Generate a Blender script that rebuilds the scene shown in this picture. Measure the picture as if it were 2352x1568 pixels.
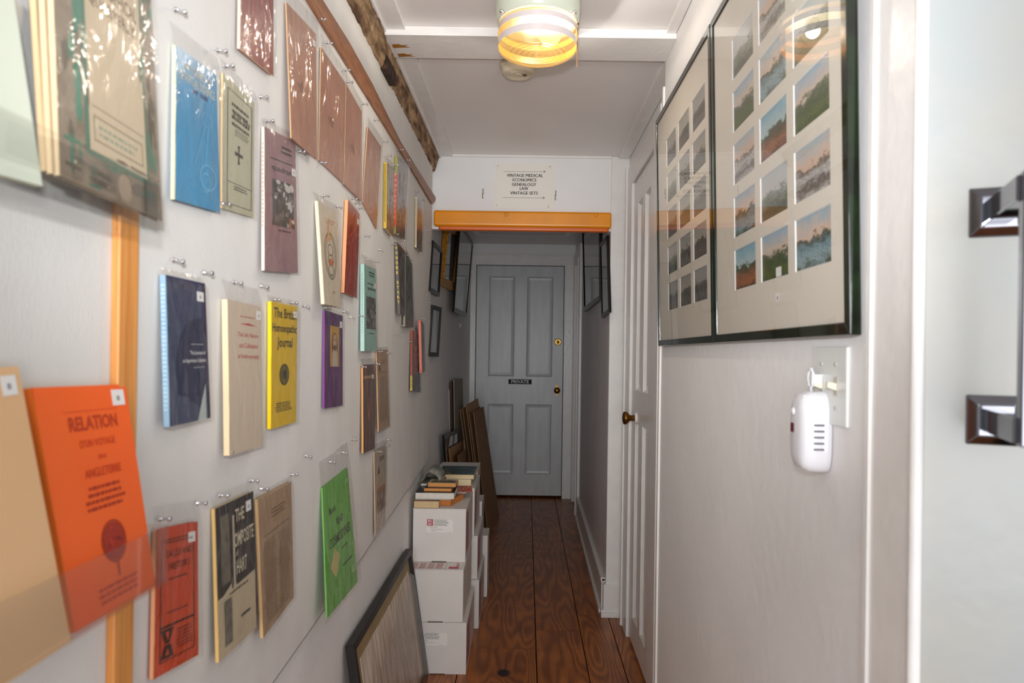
import bpy, math, random
from mathutils import Vector, Matrix
random.seed(7)
for o in list(bpy.data.objects): bpy.data.objects.remove(o)
scene = bpy.context.scene
C = scene.collection
# ------------------------------------------------------------------ camera, world, light
H = 1.27                      # camera height
F = 1600.0                    # focal length in pixels of the 2352 wide frame
VPX, VPY = 1210.0, 812.0
ROLL = math.radians(0.8)
cd = bpy.data.cameras.new('camera'); cam = bpy.data.objects.new('camera', cd); C.objects.link(cam)
cam.location = (0, 0, H)
cam.rotation_euler = (Matrix.Rotation(math.radians(90), 4, 'X') @ Matrix.Rotation(ROLL, 4, 'Z')).to_euler()
cd.sensor_width = 36; cd.lens = 36*F/2352
cd.shift_x = (1176-VPX)/2352; cd.shift_y = (VPY-784)/2352
cd.clip_start = .02; cd.dof.use_dof = True; cd.dof.focus_distance = 2.6; cd.dof.aperture_fstop = 5.6
scene.camera = cam
w = bpy.data.worlds.new('room_beyond'); scene.world = w; w.use_nodes = True
w.node_tree.nodes['Background'].inputs[0].default_value = (.93, .96, 1, 1)
w.node_tree.nodes['Background'].inputs[1].default_value = .45
def light(name, kind, loc, energy, color, **k):
    l = bpy.data.lights.new(name, kind); l.energy = energy; l.color = color
    for a, b in k.items(): setattr(l, a, b)
    o = bpy.data.objects.new(name, l); C.objects.link(o); o.location = loc; return o
flash = light('camera_flash', 'SPOT', (-.03, .0, H+.13), 48, (.96, .975, 1), spot_size=math.radians(88), spot_blend=1.0, shadow_soft_size=.022)
flash.rotation_euler = (math.radians(104), 0, math.radians(1))
soft_fill = light('soft_fill_light', 'AREA', (-.1, -2.1, 1.15), 44, (.95, .97, 1), shape='RECTANGLE', size=2.0, size_y=1.7)  # large soft fill added behind the camera, facing down the corridor
soft_fill.rotation_euler = (math.radians(93), 0, 0)
bulbl = light('bulb_light', 'POINT', (.049, 1.83, H+.839), 30, (1, .95, .9), shadow_soft_size=.018)
scene.view_settings.view_transform = 'Standard'; scene.view_settings.look = 'None'
scene.view_settings.gamma = 1; scene.view_settings.exposure = 0.62; scene.view_settings.use_curve_mapping = False
# ------------------------------------------------------------------ measuring: a sight line meets a real plane
SR, CR = math.sin(ROLL), math.cos(ROLL)
def ab(px, py):
    u, v = px-VPX, VPY-py
    return u*CR - v*SR, u*SR + v*CR
def onX(px, py, X):
    a, b = ab(px, py); Y = F*X/a; return Vector((X, Y, H+b*Y/F))
def onY(px, py, Y):
    a, b = ab(px, py); return Vector((a*Y/F, Y, H+b*Y/F))
def onZ(px, py, Z):
    a, b = ab(px, py); Y = F*(Z-H)/b; return Vector((a*Y/F, Y, Z))
# ------------------------------------------------------------------ materials
MATS = {}
def lin(c):
    c /= 255.0
    return c/12.92 if c <= .04045 else ((c+.055)/1.055)**2.4
def L3(c): return (lin(c[0]), lin(c[1]), lin(c[2]), 1)
def mat(name, rgb, rough=.6, metal=0, bump=0, bscale=60, var=0, vscale=6, stretch=(1, 1, 1), rgb2=None, spec=.5, coat=0):
    if name in MATS: return MATS[name]
    m = bpy.data.materials.new(name); m.use_nodes = True; nt = m.node_tree; N = nt.nodes; b = N['Principled BSDF']
    b.inputs['Base Color'].default_value = L3(rgb); b.inputs['Roughness'].default_value = rough
    b.inputs['Metallic'].default_value = metal; b.inputs['Specular IOR Level'].default_value = spec
    b.inputs['Coat Weight'].default_value = coat
    tc = N.new('ShaderNodeTexCoord'); mp = N.new('ShaderNodeMapping'); mp.inputs['Scale'].default_value = stretch
    nt.links.new(tc.outputs['Object'], mp.inputs[0])
    if var or rgb2:
        n = N.new('ShaderNodeTexNoise'); n.inputs['Scale'].default_value = vscale; n.inputs['Detail'].default_value = 6
        nt.links.new(mp.outputs[0], n.inputs[0])
        r = N.new('ShaderNodeValToRGB'); r.color_ramp.elements[0].position = .35; r.color_ramp.elements[1].position = .68
        r.color_ramp.elements[0].color = L3(rgb2 if rgb2 else [c*(1-var) for c in rgb]); r.color_ramp.elements[1].color = L3(rgb)
        nt.links.new(n.outputs[0], r.inputs[0]); nt.links.new(r.outputs[0], b.inputs['Base Color'])
    if bump:
        n = N.new('ShaderNodeTexNoise'); n.inputs['Scale'].default_value = bscale; n.inputs['Detail'].default_value = 5
        nt.links.new(mp.outputs[0], n.inputs[0]); bp = N.new('ShaderNodeBump'); bp.inputs['Strength'].default_value = bump
        bp.inputs['Distance'].default_value = .01
        nt.links.new(n.outputs[0], bp.inputs['Height']); nt.links.new(bp.outputs[0], b.inputs['Normal'])
    MATS[name] = m; return m
def clearmat(name, rough=.08, fac=.06, bump=0, bscale=25, tint=(1, 1, 1), fres=1.0, stretch=(1,1,1)):
    if name in MATS: return MATS[name]
    m = bpy.data.materials.new(name); m.use_nodes = True; nt = m.node_tree; N = nt.nodes; N.clear()
    out = N.new('ShaderNodeOutputMaterial'); mx = N.new('ShaderNodeMixShader'); t = N.new('ShaderNodeBsdfTransparent'); g = N.new('ShaderNodeBsdfGlossy')
    t.inputs[0].default_value = (*tint, 1); g.inputs['Roughness'].default_value = rough
    fr = N.new('ShaderNodeLayerWeight'); fr.inputs[0].default_value = .5
    pw = N.new('ShaderNodeMath'); pw.operation = 'POWER'; pw.inputs[1].default_value = 4.5; nt.links.new(fr.outputs['Facing'], pw.inputs[0])
    ma = N.new('ShaderNodeMath'); ma.operation = 'MULTIPLY_ADD'; ma.inputs[1].default_value = fres; ma.inputs[2].default_value = fac+.04*fres; ma.use_clamp = True
    nt.links.new(pw.outputs[0], ma.inputs[0]); nt.links.new(ma.outputs[0], mx.inputs[0])
    nt.links.new(t.outputs[0], mx.inputs[1]); nt.links.new(g.outputs[0], mx.inputs[2]); nt.links.new(mx.outputs[0], out.inputs[0])
    if bump:
        tc = N.new('ShaderNodeTexCoord'); mp = N.new('ShaderNodeMapping'); mp.inputs['Scale'].default_value = stretch
        n = N.new('ShaderNodeTexNoise'); n.inputs['Scale'].default_value = bscale; n.inputs['Detail'].default_value = 3; n.inputs['Distortion'].default_value = 1.2
        nt.links.new(tc.outputs['Object'], mp.inputs[0]); nt.links.new(mp.outputs[0], n.inputs[0])
        bp = N.new('ShaderNodeBump'); bp.inputs['Strength'].default_value = bump; bp.inputs['Distance'].default_value = .01
        nt.links.new(n.outputs[0], bp.inputs['Height']); nt.links.new(bp.outputs[0], g.inputs['Normal'])
    MATS[name] = m; return m
def M(rgb, rough=.6, **k):
    return mat('c_%d_%d_%d_%d' % (*rgb, int(rough*100)), rgb, rough, **k)
PLASTER = mat('white_plaster', (240, 239, 238), .55, bump=.12, bscale=30, var=.03, vscale=3)
PANELP = mat('textured_board', (226, 224, 220), .6, bump=.10, bscale=260, stretch=(1, 1.2, .5), var=.03, vscale=9)
CEIL = mat('ceiling_paint', (238, 234, 231), .35, bump=.08, bscale=14, var=.03, vscale=2)
TRIM = mat('white_gloss_trim', (240, 237, 233), .28, bump=.1, bscale=40, var=.03, vscale=12)
DOORP = mat('door_paint', (206, 208, 208), .34, bump=.06, bscale=35, var=.05, vscale=7, stretch=(3, 3, .6))
WARMW = mat('passage_plaster', (242, 238, 240), .5, bump=.15, bscale=18, var=.04, vscale=4)
BLACK = mat('black_frame_paint', (22, 20, 20), .3)
DKGREEN = mat('dark_green_lacquer', (22, 40, 18), .12, rgb2=(8, 15, 8), vscale=30, coat=.6)
CHROME = mat('chrome', (215, 215, 220), .06, metal=1)
BRASS = mat('aged_brass', (150, 105, 50), .28, metal=1, var=.3, vscale=30)
GOLD = mat('gilt', (215, 150, 45), .35, metal=.7, bump=1.0, bscale=160)
GLASS = clearmat('picture_glass', rough=.01, fac=.0)
SLEEVE = clearmat('plastic_sleeve', rough=.11, fac=.075, bump=1.0, bscale=17, fres=.5, stretch=(1, 1.5, .6))
ACRYL = clearmat('clear_acrylic', rough=.03, fac=.02, tint=(.965, .97, .97))
PAGES = mat('book_pages', (226, 196, 150), .8, var=.12, vscale=50, stretch=(12, .2, .2))
WPAGES = mat('white_pages', (232, 226, 214), .8, var=.06, vscale=50)
INK = M((35, 32, 32), .6); WHITE = M((238, 236, 232), .5)
# floor
def floor_mat():
    m = bpy.data.materials.new('old_varnished_boards'); m.use_nodes = True; nt = m.node_tree; N = nt.nodes; lk = nt.links.new; b = N['Principled BSDF']
    tc = N.new('ShaderNodeTexCoord'); at = N.new('ShaderNodeAttribute'); at.attribute_name = 'tint'
    add = N.new('ShaderNodeVectorMath'); add.operation = 'ADD'
    lk(tc.outputs['Object'], add.inputs[0]); 
    sc = N.new('ShaderNodeVectorMath'); sc.operation = 'SCALE'; sc.inputs['Scale'].default_value = 9
    lk(at.outputs['Color'], sc.inputs[0]); lk(sc.outputs[0], add.inputs[1])
    mp = N.new('ShaderNodeMapping'); mp.inputs['Scale'].default_value = (5.2, .75, 1); lk(add.outputs[0], mp.inputs[0])
    n1 = N.new('ShaderNodeTexNoise'); n1.inputs['Scale'].default_value = 1.5; n1.inputs['Detail'].default_value = 1.5; lk(mp.outputs[0], n1.inputs[0])
    mu = N.new('ShaderNodeMath'); mu.operation = 'MULTIPLY'; mu.inputs[1].default_value = 26; lk(n1.outputs[0], mu.inputs[0])
    # rings round the knot
    vm = N.new('ShaderNodeVectorMath'); vm.operation = 'SUBTRACT'; vm.inputs[1].default_value = (-.075, 2.77, 0); lk(tc.outputs['Object'], vm.inputs[0])
    vs = N.new('ShaderNodeVectorMath'); vs.operation = 'MULTIPLY'; vs.inputs[1].default_value = (1, .62, 0); lk(vm.outputs[0], vs.inputs[0])
    vl = N.new('ShaderNodeVectorMath'); vl.operation = 'LENGTH'; lk(vs.outputs[0], vl.inputs[0])
    ex = N.new('ShaderNodeMath'); ex.operation = 'MULTIPLY'; ex.inputs[1].default_value = -9; lk(vl.outputs['Value'], ex.inputs[0])
    e2 = N.new('ShaderNodeMath'); e2.operation = 'EXPONENT'; lk(ex.outputs[0], e2.inputs[0])
    e3 = N.new('ShaderNodeMath'); e3.operation = 'MULTIPLY_ADD'; e3.inputs[1].default_value = 7; lk(e2.outputs[0], e3.inputs[0]); lk(mu.outputs[0], e3.inputs[2])
    si = N.new('ShaderNodeMath'); si.operation = 'SINE'; 
    m3 = N.new('ShaderNodeMath'); m3.operation = 'MULTIPLY'; m3.inputs[1].default_value = 3; lk(e3.outputs[0], m3.inputs[0]); lk(m3.outputs[0], si.inputs[0])
    n2 = N.new('ShaderNodeTexNoise'); n2.inputs['Scale'].default_value = 3; n2.inputs['Detail'].default_value = 8
    mp2 = N.new('ShaderNodeMapping'); mp2.inputs['Scale'].default_value = (60, 2.2, 1); lk(add.outputs[0], mp2.inputs[0]); lk(mp2.outputs[0], n2.inputs[0])
    r1 = N.new('ShaderNodeValToRGB'); r1.color_ramp.elements[0].position = .0; r1.color_ramp.elements[0].color = L3((128, 68, 26))
    r1.color_ramp.elements[1].color = L3((196, 116, 48)); r1.color_ramp.elements[1].position = .9
    mr = N.new('ShaderNodeMath'); mr.operation = 'MULTIPLY_ADD'; mr.inputs[1].default_value = .28; mr.inputs[2].default_value = .2; lk(si.outputs[0], mr.inputs[0])
    ad = N.new('ShaderNodeMath'); ad.operation = 'MULTIPLY_ADD'; ad.inputs[1].default_value = .5; lk(n2.outputs[0], ad.inputs[0]); lk(mr.outputs[0], ad.inputs[2])
    lk(ad.outputs[0], r1.inputs[0])
    # knot spot
    vs2 = N.new('ShaderNodeVectorMath'); vs2.operation = 'MULTIPLY'; vs2.inputs[1].default_value = (1, .8, 0); lk(vm.outputs[0], vs2.inputs[0])
    vl2 = N.new('ShaderNodeVectorMath'); vl2.operation = 'LENGTH'; lk(vs2.outputs[0], vl2.inputs[0])
    r2 = N.new('ShaderNodeValToRGB'); r2.color_ramp.elements[0].position = .008; r2.color_ramp.elements[0].color = L3((70, 30, 12))
    r2.color_ramp.elements[1].position = .034; r2.color_ramp.elements[1].color = (1, 1, 1, 1)
    e = r2.color_ramp.elements.new(.019); e.color = L3((50, 22, 8)); lk(vl2.outputs['Value'], r2.inputs[0])
    mx = N.new('ShaderNodeMixRGB'); mx.blend_type = 'MULTIPLY'; mx.inputs[0].default_value = 1; lk(r1.outputs[0], mx.inputs[1]); lk(r2.outputs[0], mx.inputs[2])
    # worn / dirty patches and board tint
    n3 = N.new('ShaderNodeTexNoise'); n3.inputs['Scale'].default_value = 7; n3.inputs['Detail'].default_value = 5; lk(add.outputs[0], n3.inputs[0])
    r3 = N.new('ShaderNodeValToRGB'); r3.color_ramp.elements[0].position = .33; r3.color_ramp.elements[0].color = (.55, .5, .45, 1); r3.color_ramp.elements[1].position = .6; r3.color_ramp.elements[1].color = (1, 1, 1, 1)
    lk(n3.outputs[0], r3.inputs[0])
    mx2 = N.new('ShaderNodeMixRGB'); mx2.blend_type = 'MULTIPLY'; mx2.inputs[0].default_value = .6; lk(mx.outputs[0], mx2.inputs[1]); lk(r3.outputs[0], mx2.inputs[2])
    lk(mx2.outputs[0], b.inputs['Base Color']); b.inputs['Roughness'].default_value = .38
    bp = N.new('ShaderNodeBump'); bp.inputs['Strength'].default_value = .15; bp.inputs['Distance'].default_value = .004; lk(n2.outputs[0], bp.inputs['Height']); lk(bp.outputs[0], b.inputs['Normal'])
    return m
# ------------------------------------------------------------------ mesh builder
TCACHE = {}
def text_polys(s, bold=0.0):
    k = (s, bold)
    if k in TCACHE: return TCACHE[k]
    cu = bpy.data.curves.new('t', 'FONT'); cu.body = s; cu.resolution_u = 2; cu.offset = bold
    ob = bpy.data.objects.new('t', cu); C.objects.link(ob)
    dg = bpy.context.evaluated_depsgraph_get(); me = bpy.data.meshes.new_from_object(ob.evaluated_get(dg))
    vs = [(v.co.x, v.co.y) for v in me.vertices]; fs = [tuple(p.vertices) for p in me.polygons]
    bpy.data.objects.remove(ob); bpy.data.meshes.remove(me); bpy.data.curves.remove(cu)
    x0 = min(v[0] for v in vs); x1 = max(v[0] for v in vs); y0 = min(v[1] for v in vs); y1 = max(v[1] for v in vs)
    vs = [((v[0]-x0)/(x1-x0), (v[1]-y0)/(y1-y0)) for v in vs]
    TCACHE[k] = (vs, fs); return TCACHE[k]
class MB:
    def __init__(s): s.v = []; s.f = []; s.m = []; s.mats = []; s.smooth = []
    def mi(s, m):
        if m not in s.mats: s.mats.append(m)
        return s.mats.index(m)
    def add(s, vs, fs, m, smooth=False):
        o = len(s.v); s.v += [Vector(p) for p in vs]; i = s.mi(m)
        for f in fs: s.f.append(tuple(o+k for k in f)); s.m.append(i); s.smooth.append(smooth)
        return s
    def quad(s, a, b, c, d, m): return s.add([a, b, c, d], [(0, 1, 2, 3)], m)
    def hexa(s, p, m):            # p: 4 bottom then 4 top, same winding
        return s.add(p, [(3, 2, 1, 0), (4, 5, 6, 7), (0, 1, 5, 4), (1, 2, 6, 5), (2, 3, 7, 6), (3, 0, 4, 7)], m)
    def box(s, x0, x1, y0, y1, z0, z1, m, fn=None):
        p = [(x0, y0, z0), (x1, y0, z0), (x1, y1, z0), (x0, y1, z0), (x0, y0, z1), (x1, y0, z1), (x1, y1, z1), (x0, y1, z1)]
        if fn: p = [fn(*q) for q in p]
        return s.hexa(p, m)
    def prism(s, pts, ext, m):    # pts: list of 3d points, ext: Vector
        n = len(pts); pts = [Vector(p) for p in pts]; v = pts + [p+Vector(ext) for p in pts]
        fs = [tuple(reversed(range(n))), tuple(range(n, 2*n))] + [(i, (i+1) % n, n+(i+1) % n, n+i) for i in range(n)]
        return s.add(v, fs, m)
    def lathe(s, prof, axis, origin, m, n=20, smooth=True, cap=True):
        ax = Vector(axis).normalized(); t = Vector((0, 0, 1)) if abs(ax.z) < .9 else Vector((1, 0, 0))
        e1 = ax.cross(t).normalized(); e2 = ax.cross(e1); o = Vector(origin); v = []; f = []
        for r, h in prof:
            for k in range(n):
                a = 2*math.pi*k/n; v.append(o+ax*h+(e1*math.cos(a)+e2*math.sin(a))*r)
        for i in range(len(prof)-1):
            for k in range(n):
                k2 = (k+1) % n; f.append((i*n+k, i*n+k2, (i+1)*n+k2, (i+1)*n+k))
        if cap: f.append(tuple(reversed(range(n)))); f.append(tuple(range((len(prof)-1)*n, len(prof)*n)))
        return s.add(v, f, m, smooth)
    def tube(s, pts, r, m, n=8):
        pts = [Vector(p) for p in pts]; v = []; f = []
        for i, p in enumerate(pts):
            d = (pts[min(i+1, len(pts)-1)]-pts[max(i-1, 0)]).normalized(); t = Vector((0, 0, 1)) if abs(d.z) < .9 else Vector((1, 0, 0))
            e1 = d.cross(t).normalized(); e2 = d.cross(e1)
            for k in range(n):
                a = 2*math.pi*k/n; v.append(p+(e1*math.cos(a)+e2*math.sin(a))*r)
        for i in range(len(pts)-1):
            for k in range(n): f.append((i*n+k, i*n+(k+1) % n, (i+1)*n+(k+1) % n, (i+1)*n+k))
        f.append(tuple(range(n))); f.append(tuple(range((len(pts)-1)*n, len(pts)*n)))
        return s.add(v, f, m, True)
    def text(s, fn, string, u0, v0, u1, v1, m, bold=0.0):
        vs, fs = text_polys(string, bold)
        return s.add([fn(u0+(u1-u0)*x, v0+(v1-v0)*y) for x, y in vs], fs, m)
    def build(s, name, parent=None, bevel=0, loc=None):
        me = bpy.data.meshes.new(name); o = bpy.data.objects.new(name, me)
        org = Vector((0, 0, 0))
        if parent: org = WL[parent]
        if loc is not None: org = Vector(loc)
        me.from_pydata([v-org for v in s.v], [], s.f)
        for m in s.mats: me.materials.append(m)
        me.polygons.foreach_set('material_index', s.m); me.polygons.foreach_set('use_smooth', s.smooth)
        me.update(); C.objects.link(o)
        if parent: o.parent = parent; o.location = org-WL[parent]
        else: o.location = org
        WL[o] = org
        if bevel:
            b = o.modifiers.new('bevel', 'BEVEL'); b.width = bevel; b.segments = 2; b.limit_method = 'ANGLE'
        return o
WL = {}
def tag(o, label=None, cat=None, group=None, kind=None):
    if label: o['label'] = label
    if cat: o['category'] = cat
    if group: o['group'] = group
    if kind: o['kind'] = kind
    return o
def thing(name, label, cat, loc, group=None):
    o = bpy.data.objects.new(name, None); C.objects.link(o); o.location = loc; WL[o] = Vector(loc); o.empty_display_size = .05
    return tag(o, label, cat, group)
def struct(mb, name, bevel=0):
    o = mb.build(name, None, bevel); o['kind'] = 'structure'; return o
# ------------------------------------------------------------------ setting
W = .458                      # face of the pinning board on the left wall
WL0 = .472                    # left plaster wall
CZ = H+.964                   # ceiling
YH = 3.39                     # header and jamb across the corridor
YB = 6.14                     # back door plane
FL = floor_mat()
mb = MB(); seams = [-.62, -.258, .0575, .263, .412, .66]; tint = []
cross = {0: [-1.2, .4, 2.3, 3.66, 5.2, 6.6], 1: [-1.2, 1.1, 3.0, 4.42, 5.5, 6.6], 2: [-1.2, .6, 3.2, 4.45, 6.6], 3: [-1.2, 3.4, 6.6], 4: [-1.2, 2.2, 6.6]}
for i in range(5):
    ys = cross[i]
    for j in range(len(ys)-1):
        g = .0022; n0 = len(mb.f)
        mb.box(seams[i]+g, seams[i+1]-g, ys[j]+.0012, ys[j+1]-.0012, -.02, 0, FL)
        t = (random.random(), random.random(), random.random(), 1); tint += [t]*(len(mb.f)-n0)
n0 = len(mb.f); mb.box(-.7, .8, -1.2, 6.7, -.04, -.021, M((18, 12, 9), .9)); tint += [(0, 0, 0, 1)]*(len(mb.f)-n0)
for i in range(5):            # nail heads
    for y in (2.45, 2.95, 3.72, 4.5, 5.3):
        for x in (seams[i]+.035, seams[i+1]-.035):
            if -.3 < x < .5:
                n0 = len(mb.f); mb.lathe([(.0035, 0), (.003, .0006)], (0, 0, 1), (x+random.uniform(-.01, .01), y+random.uniform(-.03, .03), 0), M((170, 150, 125), .4), n=8); tint += [(0, 0, 0, 1)]*(len(mb.f)-n0)
fl = struct(mb, 'floor')
ca = fl.data.attributes.new('tint', 'FLOAT_COLOR', 'FACE'); ca.data.foreach_set('color', [c for t in tint for c in t])
mb = MB(); mb.box(-.7, .8, -.4, 6.4, CZ, CZ+.05, CEIL); struct(mb, 'ceiling')
mb = MB()
mb.prism([(-WL0, -.4, 0), (-WL0, 3.3, 0), (-.505, YB, 0), (-.505, 6.4, 0), (-.6, 6.4, 0), (-.6, -.4, 0)], (0, 0, CZ), PLASTER)
struct(mb, 'wall_left')
# pinning board: bottom edge measured, slightly uneven
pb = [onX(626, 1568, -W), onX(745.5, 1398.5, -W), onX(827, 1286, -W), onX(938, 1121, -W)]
yr = F*W/222.4
pts = [(-W, -.3, pb[0].z-.075), (-W, pb[0].y, pb[0].z), (-W, pb[1].y, pb[1].z), (-W, pb[2].y, pb[2].z), (-W, pb[3].y, pb[3].z), (-W, yr, pb[3].z+.03), (-W, yr, H+.88), (-W, -.3, H+.88)]
mb = MB(); mb.prism(pts, (-(WL0-W), 0, 0), PANELP)
for i in range(1, 4): mb.hexa([pb[i-1]-Vector((.014, 0, .003)), pb[i]-Vector((.014, 0, .003)), pb[i]-Vector((.0005, 0, .003)), pb[i-1]-Vector((.0005, 0, .003)), pb[i-1]-Vector((.014, 0, 0)), pb[i]-Vector((.014, 0, 0)), pb[i]-Vector((.0005, 0, 0)), pb[i-1]-Vector((.0005, 0, 0))], M((92, 84, 78), .9))  # dark-coloured strip put in as the shadow line under the board's edge
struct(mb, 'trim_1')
# right side
XR = .43; XD = .475
mb = MB(); mb.box(XR, .6, .87, 2.225, 0, CZ, PLASTER); struct(mb, 'wall_right')
mb = MB()                      # recess wall with the side door, above and beyond the door
mb.box(XD+.012, .62, 2.225, 2.60, 0, CZ, PLASTER); mb.box(XD+.012, .62, 2.60, 3.14, H+.80, CZ, PLASTER); mb.box(XD+.012, .62, 3.14, YH, 0, CZ, PLASTER)
mb.box(.55, .62, 2.6, 3.14, 0, H+.8, PLASTER)
struct(mb, 'wall_right_recess')
mb = MB(); mb.box(XD-.012, XD+.02, 2.46, 2.60, 0, H+.775, TRIM); mb.box(XD-.012, XD+.02, 3.14, 3.27, 0, H+.775, TRIM); mb.box(XD-.012, XD+.02, 2.46, 3.27, H+.775, H+.87, TRIM)
mb.box(XD-.02, XD, 2.43, 2.46, 0, H+.88, TRIM); mb.box(XD-.02, XD, 3.27, 3.295, 0, H+.88, TRIM)
mb.box(XR-.006, XR+.05, 2.226, 2.245, 0, H+.86, TRIM)
struct(mb, 'trim_2', .002)
# four-panel door builder: fn(s, z, d) with d towards the viewer
def panel_door(mb, fn, s0, s1, z0, z1, panels, m, th=.035):
    ss = sorted({s0, s1} | {p[0] for p in panels} | {p[1] for p in panels}); zs = sorted({z0, z1} | {p[2] for p in panels} | {p[3] for p in panels})
    def inside(s, z): return any(p[0] < s < p[1] and p[2] < z < p[3] for p in panels)
    def bx(a, b, c, d, e, f):
        mb.hexa([fn(a, c, e), fn(b, c, e), fn(b, c, f), fn(a, c, f), fn(a, d, e), fn(b, d, e), fn(b, d, f), fn(a, d, f)], m)
    cols = sorted({(p[0], p[1]) for p in panels})
    e = s0
    for c in cols: bx(e, c[0], z0, z1, -th, 0); e = c[1]
    bx(e, s1, z0, z1, -th, 0)
    for c in cols:
        rows = sorted([(p[2], p[3]) for p in panels if (p[0], p[1]) == c]); e = z0
        for r in rows: bx(c[0], c[1], e, r[0], -th, 0); e = r[1]
        bx(c[0], c[1], e, z1, -th, 0)
    for a, b, c, d in panels:
        bx(a, b, c, d, -th+.006, -.016)
        k = min(.030, (b-a)*.2)
        # sloped moulding ring
        o = [fn(a, c, -.001), fn(b, c, -.001), fn(b, d, -.001), fn(a, d, -.001)]; i = [fn(a+.012, c+.012, -.013), fn(b-.012, c+.012, -.013), fn(b-.012, d-.012, -.013), fn(a+.012, d-.012, -.013)]
        mb.add(o+i, [(0, 1, 5, 4), (1, 2, 6, 5), (2, 3, 7, 6), (3, 0, 4, 7)], m)
        o = [fn(a+.012, c+.012, -.013), fn(b-.012, c+.012, -.013), fn(b-.012, d-.012, -.013), fn(a+.012, d-.012, -.013)]
        i = [fn(a+k, c+k, -.0155), fn(b-k, c+k, -.0155), fn(b-k, d-k, -.0155), fn(a+k, d-k, -.0155)]
        mb.add(o+i, [(0, 1, 5, 4), (1, 2, 6, 5), (2, 3, 7, 6), (3, 0, 4, 7)], m)
        bx(a+k, b-k, c+k, d-k, -.0156, -.010)
# back wall, door 1
def bk(s, z, d): return Vector((s, YB-d, z))
x0, x1 = -.448, .318; zt = H+.771
mb = MB(); mb.box(-.62, x0-.012, YB, YB+.2, 0, CZ, PLASTER); mb.box(x1+.012, .7, YB, YB+.2, 0, CZ, PLASTER); mb.box(x0-.012, x1+.012, YB, YB+.2, zt+.012, CZ, PLASTER)
mb.box(x0-.1, x1+.1, YB+.16, YB+.2, 0, zt+.1, M((20, 16, 14), .9))
struct(mb, 'wall_back')
mb = MB(); mb.box(-.502, x0-.006, YB-.022, YB, 0, zt+.09, TRIM); mb.box(x1+.006, .405, YB-.022, YB, 0, zt+.09, TRIM); mb.box(x0-.006, x1+.006, YB-.022, YB, zt+.006, zt+.09, TRIM)
mb.box(x0-.022, x0-.005, YB-.03, YB, 0, zt+.004, TRIM); mb.box(x1+.005, x1+.022, YB-.03, YB, 0, zt+.004, TRIM); mb.box(x0-.022, x1+.022, YB-.03, YB, zt+.004, zt+.02, TRIM)
mb.box(-.502, .405, YB-.035, YB, zt+.085, zt+.10, TRIM)
struct(mb, 'trim_3', .002)
def pxs(px, py): p = onY(px, py, YB); return p.x, p.z
pn = []
for (l, t, r, b_) in ((1122, 635, 1181, 864), (1208.5, 635, 1268.5, 865), (1119.5, 928, 1179, 1089), (1207, 928, 1267, 1089)):
    a = pxs(l, (t+b_)/2)[0]; c = pxs(r, (t+b_)/2)[0]; pn.append((a, c, pxs((l+r)/2, b_)[1], pxs((l+r)/2, t)[1]))
zu = (pn[0][3]+pn[1][3])/2; zl = (pn[0][2]+pn[1][2])/2; yu = (pn[2][3]+pn[3][3])/2; yl = (pn[2][2]+pn[3][2])/2
A = ((pn[0][0]+pn[2][0])/2, (pn[0][1]+pn[2][1])/2); B = ((pn[1][0]+pn[3][0])/2, (pn[1][1]+pn[3][1])/2)
mb = MB(); panel_door(mb, bk, x0, x1, .022, zt, [(*A, zl, zu), (*B, zl, zu), (*A, yl, yu), (*B, yl, yu)], DOORP)
d1 = struct(mb, 'door_1')
p = onY(1281.5, 785, YB); mb = MB(); mb.lathe([(.030, 0), (.030, .004), (.024, .010), (.022, .012), (.016, .006), (.013, .006), (.013, .012), (.012, .013)], (0, -1, 0), p, mat('polished_brass', (205, 165, 90), .2, metal=1), n=28)
mb.box(p.x-.0015, p.x+.0015, p.y-.0135, p.y-.0125, p.z-.007, p.z+.003, INK)
tag(mb.build('deadbolt', d1), 'round polished brass lock')
p = onY(1279, 896, YB); mb = MB(); mb.prism([p+Vector((math.cos(a)*.018*(1 if k % 2 else .8), 0, math.sin(a)*.048)) for k, a in enumerate([i*math.pi/6 for i in range(12)])], (0, -.004, 0), BRASS)
mb.lathe([(.012, 0), (.010, .03), (.020, .036), (.028, .046), (.027, .058), (.016, .066)], (0, -1, 0), p, BRASS, n=24); tag(mb.build('door_knob', d1), 'dark brass knob on a narrow plate')
# PRIVATE sign (thin plastic plate)
q = [onY(1168, 870.5, YB), onY(1221, 871, YB), onY(1221, 882.5, YB), onY(1168, 882, YB)]
t = thing('door_sign', 'small black PRIVATE plate stuck on the grey back door', 'sign', (q[0]+q[2])/2)
def sgn(u, v, d=.0): return Vector((q[0].x+(q[1].x-q[0].x)*u, YB-.0005-d, q[2].z+(q[1].z-q[2].z)*v))
mb = MB(); mb.hexa([sgn(0, 0), sgn(1, 0), sgn(1, 0, .003), sgn(0, 0, .003), sgn(0, 1), sgn(1, 1), sgn(1, 1, .003), sgn(0, 1, .003)], M((12, 12, 13), .75)); mb.build('plate', t)
mb = MB(); mb.text(lambda u, v: sgn(u, v, .0036), 'PRIVATE', .12, .2, .88, .82, M((215, 215, 215), .4), .02)
for k in (.06, .94): mb.quad(sgn(.03, k-.02, .0036), sgn(.97, k-.02, .0036), sgn(.97, k+.02, .0036), sgn(.03, k+.02, .0036), M((150, 150, 150), .4))
tag(mb.build('lettering', t), 'white PRIVATE lettering')
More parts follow.
